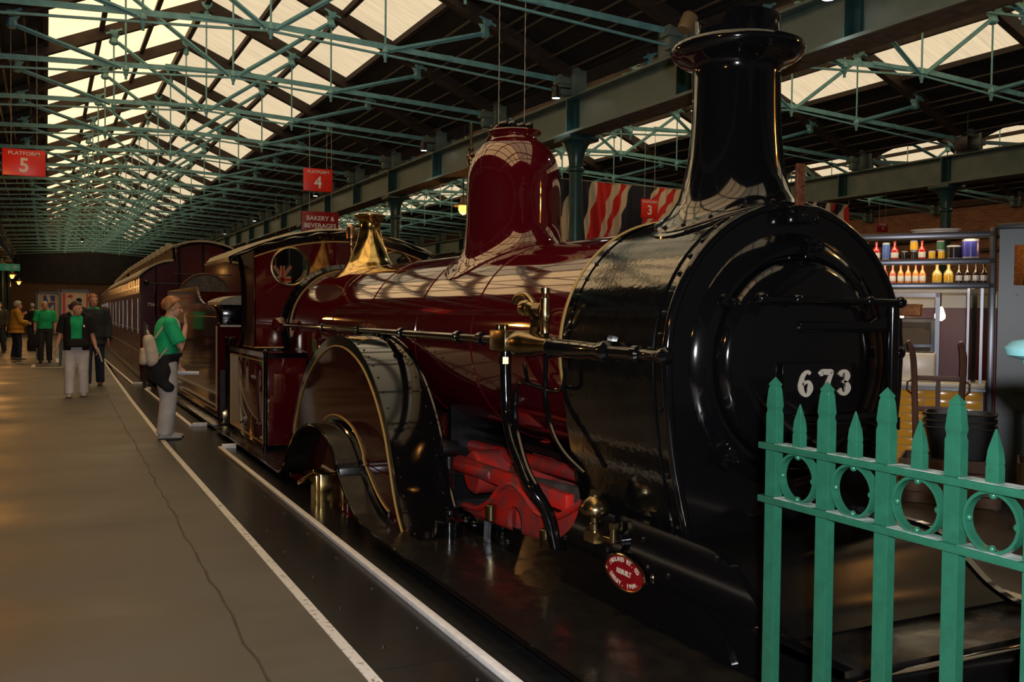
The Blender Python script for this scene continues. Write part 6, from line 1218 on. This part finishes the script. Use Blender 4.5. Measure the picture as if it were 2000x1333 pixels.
std_l = lambda st: [[(0.09, 0, 0.90), (0.10, 0.03 + st, 0.49), (0.11, 0.0 + st * 1.5, 0.09)], [(-0.09, 0, 0.90), (-0.10, 0.02 - st * .3, 0.49), (-0.11, -st * 1.6, 0.10)]]
std_a = [[(0.19, 0, 1.37), (0.245, -0.01, 1.10), (0.25, 0.07, 0.87)], [(-0.19, 0, 1.37), (-0.245, -0.01, 1.10), (-0.25, 0.07, 0.87)]]
gC = dict(h=1.80, fat=1.12, head=(0, 0.05, 1.57), head_yaw=radians(15), hair='hair_ginger', hair_vol=1.02, legs=std_l(0.10), arms=std_a, trousers='jeans', shoes='shoe_brown', tops=[('shirt', 'shirt_green', 0.012, 0.93, 1.43, 0.2), ('jacket', 'cloth_slate', 0.035, 0.78, 1.40, 1.95)], collar='shirt_green')
person('man in slate jacket and jeans walking behind the cardigan woman', (0.83, 20.2), radians(176), gC)
gD = dict(h=1.72, fat=1.10, head=(0, 0.05, 1.57), hair='hair_white', hair_vol=0.99, bald=True, legs=std_l(0.05), arms=std_a, trousers='trousers_dark', shoes='shoe_dark', tops=[('shirt', 'shirt_green', 0.02, 0.90, 1.43, 0.85)], collar='shirt_green')
pd, S, HM = person('balding man in green polo shirt before the blue poster', (-0.03, 29.6), radians(180), gD)
g = G(); g.tube([(0.18 * cos(a), 0.13 * sin(a), 0.93) for a in [2 * pi * i / 20 for i in range(21)]], 0.018, 8); g.o('belt', 'cloth_black', pd, local=True)
rb = empty('shoulder_bag', (-0.31, 29.5, 0.45)); tag(rb, 'black bag hanging from the hand of the polo shirt man', 'bag')
g = G(); bag(g, (0, 0, 0.17), 0.15, 0.07, 0.20); g.o('bag_body', 'cloth_black', rb, local=True, smooth=60); g = G(); g.tube(spline([(-0.08, 0, 0.34), (-0.02, 0, 0.42), (0.06, 0, 0.42), (0.09, 0, 0.34)], 5), 0.012, 8); g.o('strap', 'cloth_black', rb, local=True)
gE = dict(h=1.72, fat=1.15, head=(0, 0.06, 1.57), hair='hair_white', hair_vol=1.16, legs=std_l(0.03), arms=[[(0.19, 0, 1.37), (0.25, 0.06, 1.11), (0.16, 0.28, 1.06)], [(-0.19, 0, 1.37), (-0.25, 0.05, 1.12), (-0.12, 0.22, 1.30)]], trousers='jeans', shoes='shoe_grey', tops=[('coat', 'coat_ochre', 0.04, 0.78, 1.42, 1.9)], flare=dict(coat=0.07), collar='coat_ochre')
person('white-haired person in ochre coat and jeans standing side-on', (-0.80, 31.6), radians(-75), gE)
for (x, y, rz, tp, hair, lab) in ((-0.50, 43.0, 20, 'cloth_black', 'hair_white', 'distant figure in dark coat nearest the end wall lamps'), (-0.20, 44.5, -160, 'coat_ochre', 'hair_brown', 'distant figure in brown jacket with blue jeans'), (-1.42, 36.5, 160, 'cloth_slate', 'hair_brown', 'dark figure by the columns at the picture edge')):
    person(lab, (x, y), radians(rz), dict(h=1.72, fat=1.1, voxel=0.016, hair=hair, legs=std_l(0.06), arms=std_a, trousers='jeans', shoes='shoe_dark', tops=[('jacket', tp, 0.03, 0.82, 1.42, 1.9)]))
